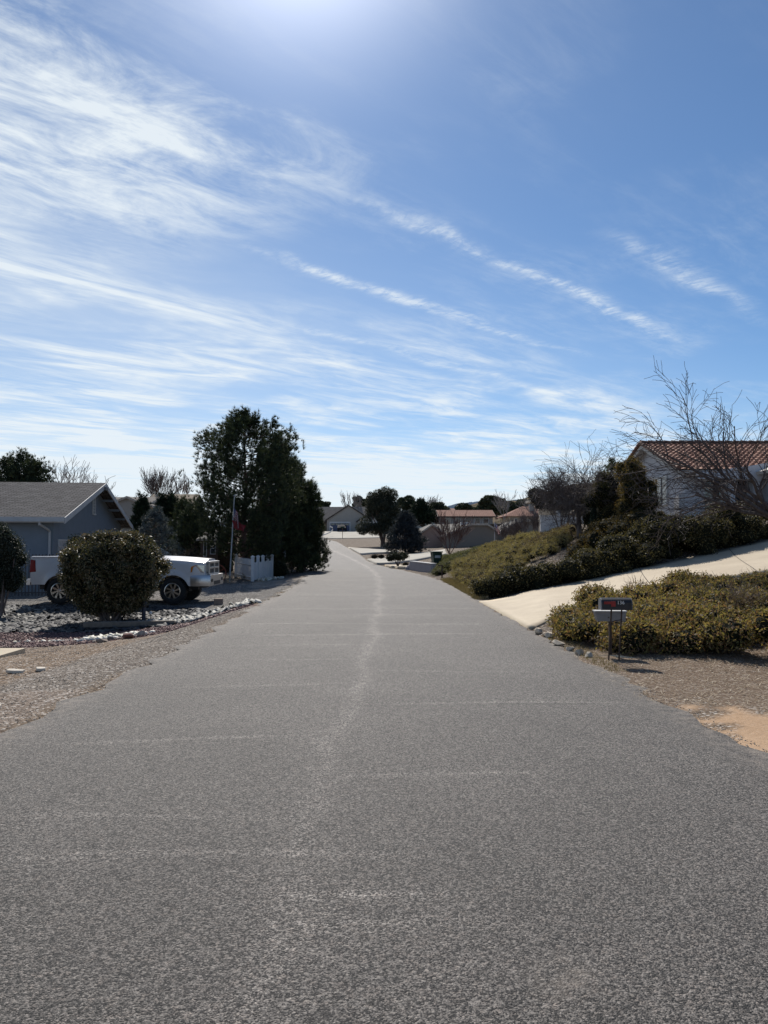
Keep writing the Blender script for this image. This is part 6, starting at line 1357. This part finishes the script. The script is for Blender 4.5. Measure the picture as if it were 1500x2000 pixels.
# ---- near shrub bed at the right with the mailbox
S3 = [(2.95, 14.1), (2.85, 13.2), (2.95, 12.1), (3.35, 11.3), (4.3, 10.55), (6.5, 10.2), (9.5, 10.2), (12.5, 10.6), (13.0, 18.5), (10, 18.6), (6.8, 17.3), (5.0, 16.2), (3.6, 15.0)]
bl_ = bank_blobs(S3, 420, .52, .36, 191)
nb_ = []
for (cx, cy, cz, rx, ry, rz) in bl_:
    e_ = min(1.0, .45 + .25 * (cx - 3.0)) if cx < 5 else (1.0 if cx < 6.5 else .72)
    nb_.append((cx, cy, cz - (1 - e_) * .12 - (.16 * min(1, max(0, (cx - 6) / 3)) * (cy > 13)), rx * (.7 + .3 * e_), ry * (.7 + .3 * e_), rz * .95))
g3 = shrub('ground_cover', (0, 0, 0), nb_, BED, 'olive and rust ground-cover shrubs around the black mailbox', 780, .062, .024, 'ground cover', seed=192, core=.66, spikes=1500, tilt=.65, stem_m=barkmat('dry_pale_stems', (.12, .08, .05), (.30, .22, .15))); tag(g3, kind='stuff')
br1 = [(x, y, h1(x, y) + rng.uniform(.22, .46), r_, r_, r_ * .8) for x, y, r_ in zip(rng.uniform(4.6, 9.5, 60), rng.uniform(12.2, 17.0, 60), rng.uniform(.16, .34, 60)) if math.sin(x * 1.9 + y * .7) + math.sin(y * 1.7 - x * .5) > .25]
gb = shrub('ground_cover', (0, 0, 0), br1, BRN, 'purplish-brown bare-looking twigs showing through the shrub bed behind the mailbox', 700, .075, .012, 'ground cover', seed=195, core_on=False, spikes=400, tilt=.6, stem_m=bpy.data.materials['dry_pale_stems']); tag(gb, kind='stuff')
# ---- dry straw litter on the right verge
rng = np.random.default_rng(201)
C = scatter(STRAW, 30000, .006); n_ = len(C); az = rng.random(n_) * 6.28; tl_ = rng.normal(size=n_) * .16; L_ = rng.uniform(.02, .09, n_)
d = np.stack([np.cos(az) * np.cos(tl_), np.sin(az) * np.cos(tl_), np.abs(np.sin(tl_))], 1); sd = np.stack([-np.sin(az), np.cos(az), np.zeros(n_)], 1) * (rng.uniform(.0016, .0042, n_)[:, None])
V = np.stack([C - sd, C + sd, C + d * L_[:, None] + sd * .3, C + d * L_[:, None] - sd * .3], 1).reshape(-1, 3); V[:, 2] += .004
stw = npmesh('dry_grass', V, np.arange(4 * n_).reshape(-1, 4), leafmat('dry_straw', [(0.12, .085, .055), (0.34, .26, .17), (0.66, .58, .44)], .7, .1, .2, 2), face_attr=rng.random(n_)); tag(stw, 'flattened pale dry grass and litter on the right verge', 'grass', kind='stuff')
def tuft_patch(name, poly, n_, Lr, material, label, seed):
    global rng; rng = np.random.default_rng(seed); C = scatter(poly, n_, 0); a_ = unit(n_) * .55; a_[:, 2] = 1; a_ /= np.linalg.norm(a_, axis=1, keepdims=True)
    b_ = np.cross(a_, unit(n_)); b_ /= np.linalg.norm(b_, axis=1, keepdims=True); l = rng.uniform(Lr[0], Lr[1], (n_, 1)); w_ = .0025
    V = np.stack([C - b_ * w_, C + b_ * w_, C + a_ * l], 1).reshape(-1, 3); o = npmesh(name, V, np.arange(3 * n_).reshape(-1, 3), material, face_attr=rng.random(n_)); return tag(o, label, 'grass', kind='stuff')
DG = leafmat('dry_verge_grass', [(0.10, .085, .04), (0.22, .18, .09), (0.34, .27, .16)], .7, .2, .2, 2)
tuft_patch('dry_grass', [(2.6, 22), (3.0, 22), (3.0, 30), (2.9, 34), (2.5, 34)], 9000, (.05, .20), DG, 'dry grass fringe at the foot of the olive slope', 203)
tuft_patch('dry_grass', [(2.8, 9.6), (3.05, 9.6), (3.1, 12.4), (2.75, 13.4)], 1300, (.02, .07), DG, 'thin dry grass fringe along the right road edge', 204)
tuft_patch('dry_grass', [(-3.4, 21), (-3.15, 21), (-3.3, 33), (-3.6, 33)], 500, (.02, .08), DG, 'thin dry grass fringe along the left road edge', 205)
cl_ = MB()
for k in range(4): cl_.tube([(k * .04, 0, .02), (.12 + k * .05, -.09 - .03 * k, .035), (.30 + k * .05, -.22 - .02 * k, .02)], .005, 4)
o = cl_.build('fallen_stems', mat('pale_straw', (.5, .42, .3), .8), loc=(WX(1165, 10.9), 10.9, h1(3.0, 10.9) + .01)); tag(o, 'few pale fallen stems on the dirt left of the mailbox posts', 'twigs')
# ---- hills on the right horizon
def hill(name, D, pts, material, depth, label_):
    xs2 = np.linspace(pts[0][0], pts[-1][0], 120); yp = np.interp(xs2, [p[0] for p in pts], [p[1] for p in pts]); r2 = np.random.default_rng(int(D))
    nz_ = np.convolve(r2.normal(size=132), np.ones(13) / 13, 'valid')[:120] * .8
    ztop = WZ(yp + nz_, D); rows = []
    for k, f in enumerate(np.linspace(0, 1, 16)):
        hgt = math.sin(f * math.pi / 2) ** 1.2; jit = r2.normal(size=120) * .02 * np.sin(f * np.pi) * ztop
        rows.append(np.stack([WX(xs2, D), np.full(120, D - depth * (1 - f)), ztop * hgt + jit + 2 * (1 - f)], 1))
    rows.append(np.stack([WX(xs2, D), np.full(120, D + depth), ztop * 0], 1))
    V = np.concatenate(rows); idx = np.arange(len(V)).reshape(len(rows), 120); F = np.stack([idx[:-1, :-1], idx[:-1, 1:], idx[1:, 1:], idx[1:, :-1]], -1).reshape(-1, 4)
    o = npmesh(name, V, F, material, smooth=True); tag(o, kind='structure')
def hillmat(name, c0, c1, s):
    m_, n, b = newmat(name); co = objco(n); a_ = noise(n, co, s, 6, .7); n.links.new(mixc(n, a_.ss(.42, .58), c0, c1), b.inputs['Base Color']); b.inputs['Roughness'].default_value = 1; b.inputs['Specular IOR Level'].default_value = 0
    return m_
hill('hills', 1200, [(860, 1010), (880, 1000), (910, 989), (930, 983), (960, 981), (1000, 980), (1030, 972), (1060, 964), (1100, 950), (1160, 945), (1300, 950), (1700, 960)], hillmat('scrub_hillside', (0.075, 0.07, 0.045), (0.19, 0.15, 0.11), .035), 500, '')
hill('distant_hills', 5200, [(840, 1000), (870, 990), (890, 984), (930, 980), (980, 979), (1020, 975), (1100, 975)], hillmat('haze_blue_ridge', (0.07, 0.10, 0.14), (0.10, 0.13, 0.17), .002), 1200, '')  # distance haze put into the ridge colour as blue
hill('distant_hills', 3000, [(-900, 1045), (-300, 1030), (0, 1022), (300, 1018), (500, 1020), (700, 1018), (880, 1010)], hillmat('haze_blue_ridge2', (0.07, 0.09, 0.11), (0.10, 0.12, 0.13), .004), 900, '')  # bluish tone again stands for the haze in front of the ridge
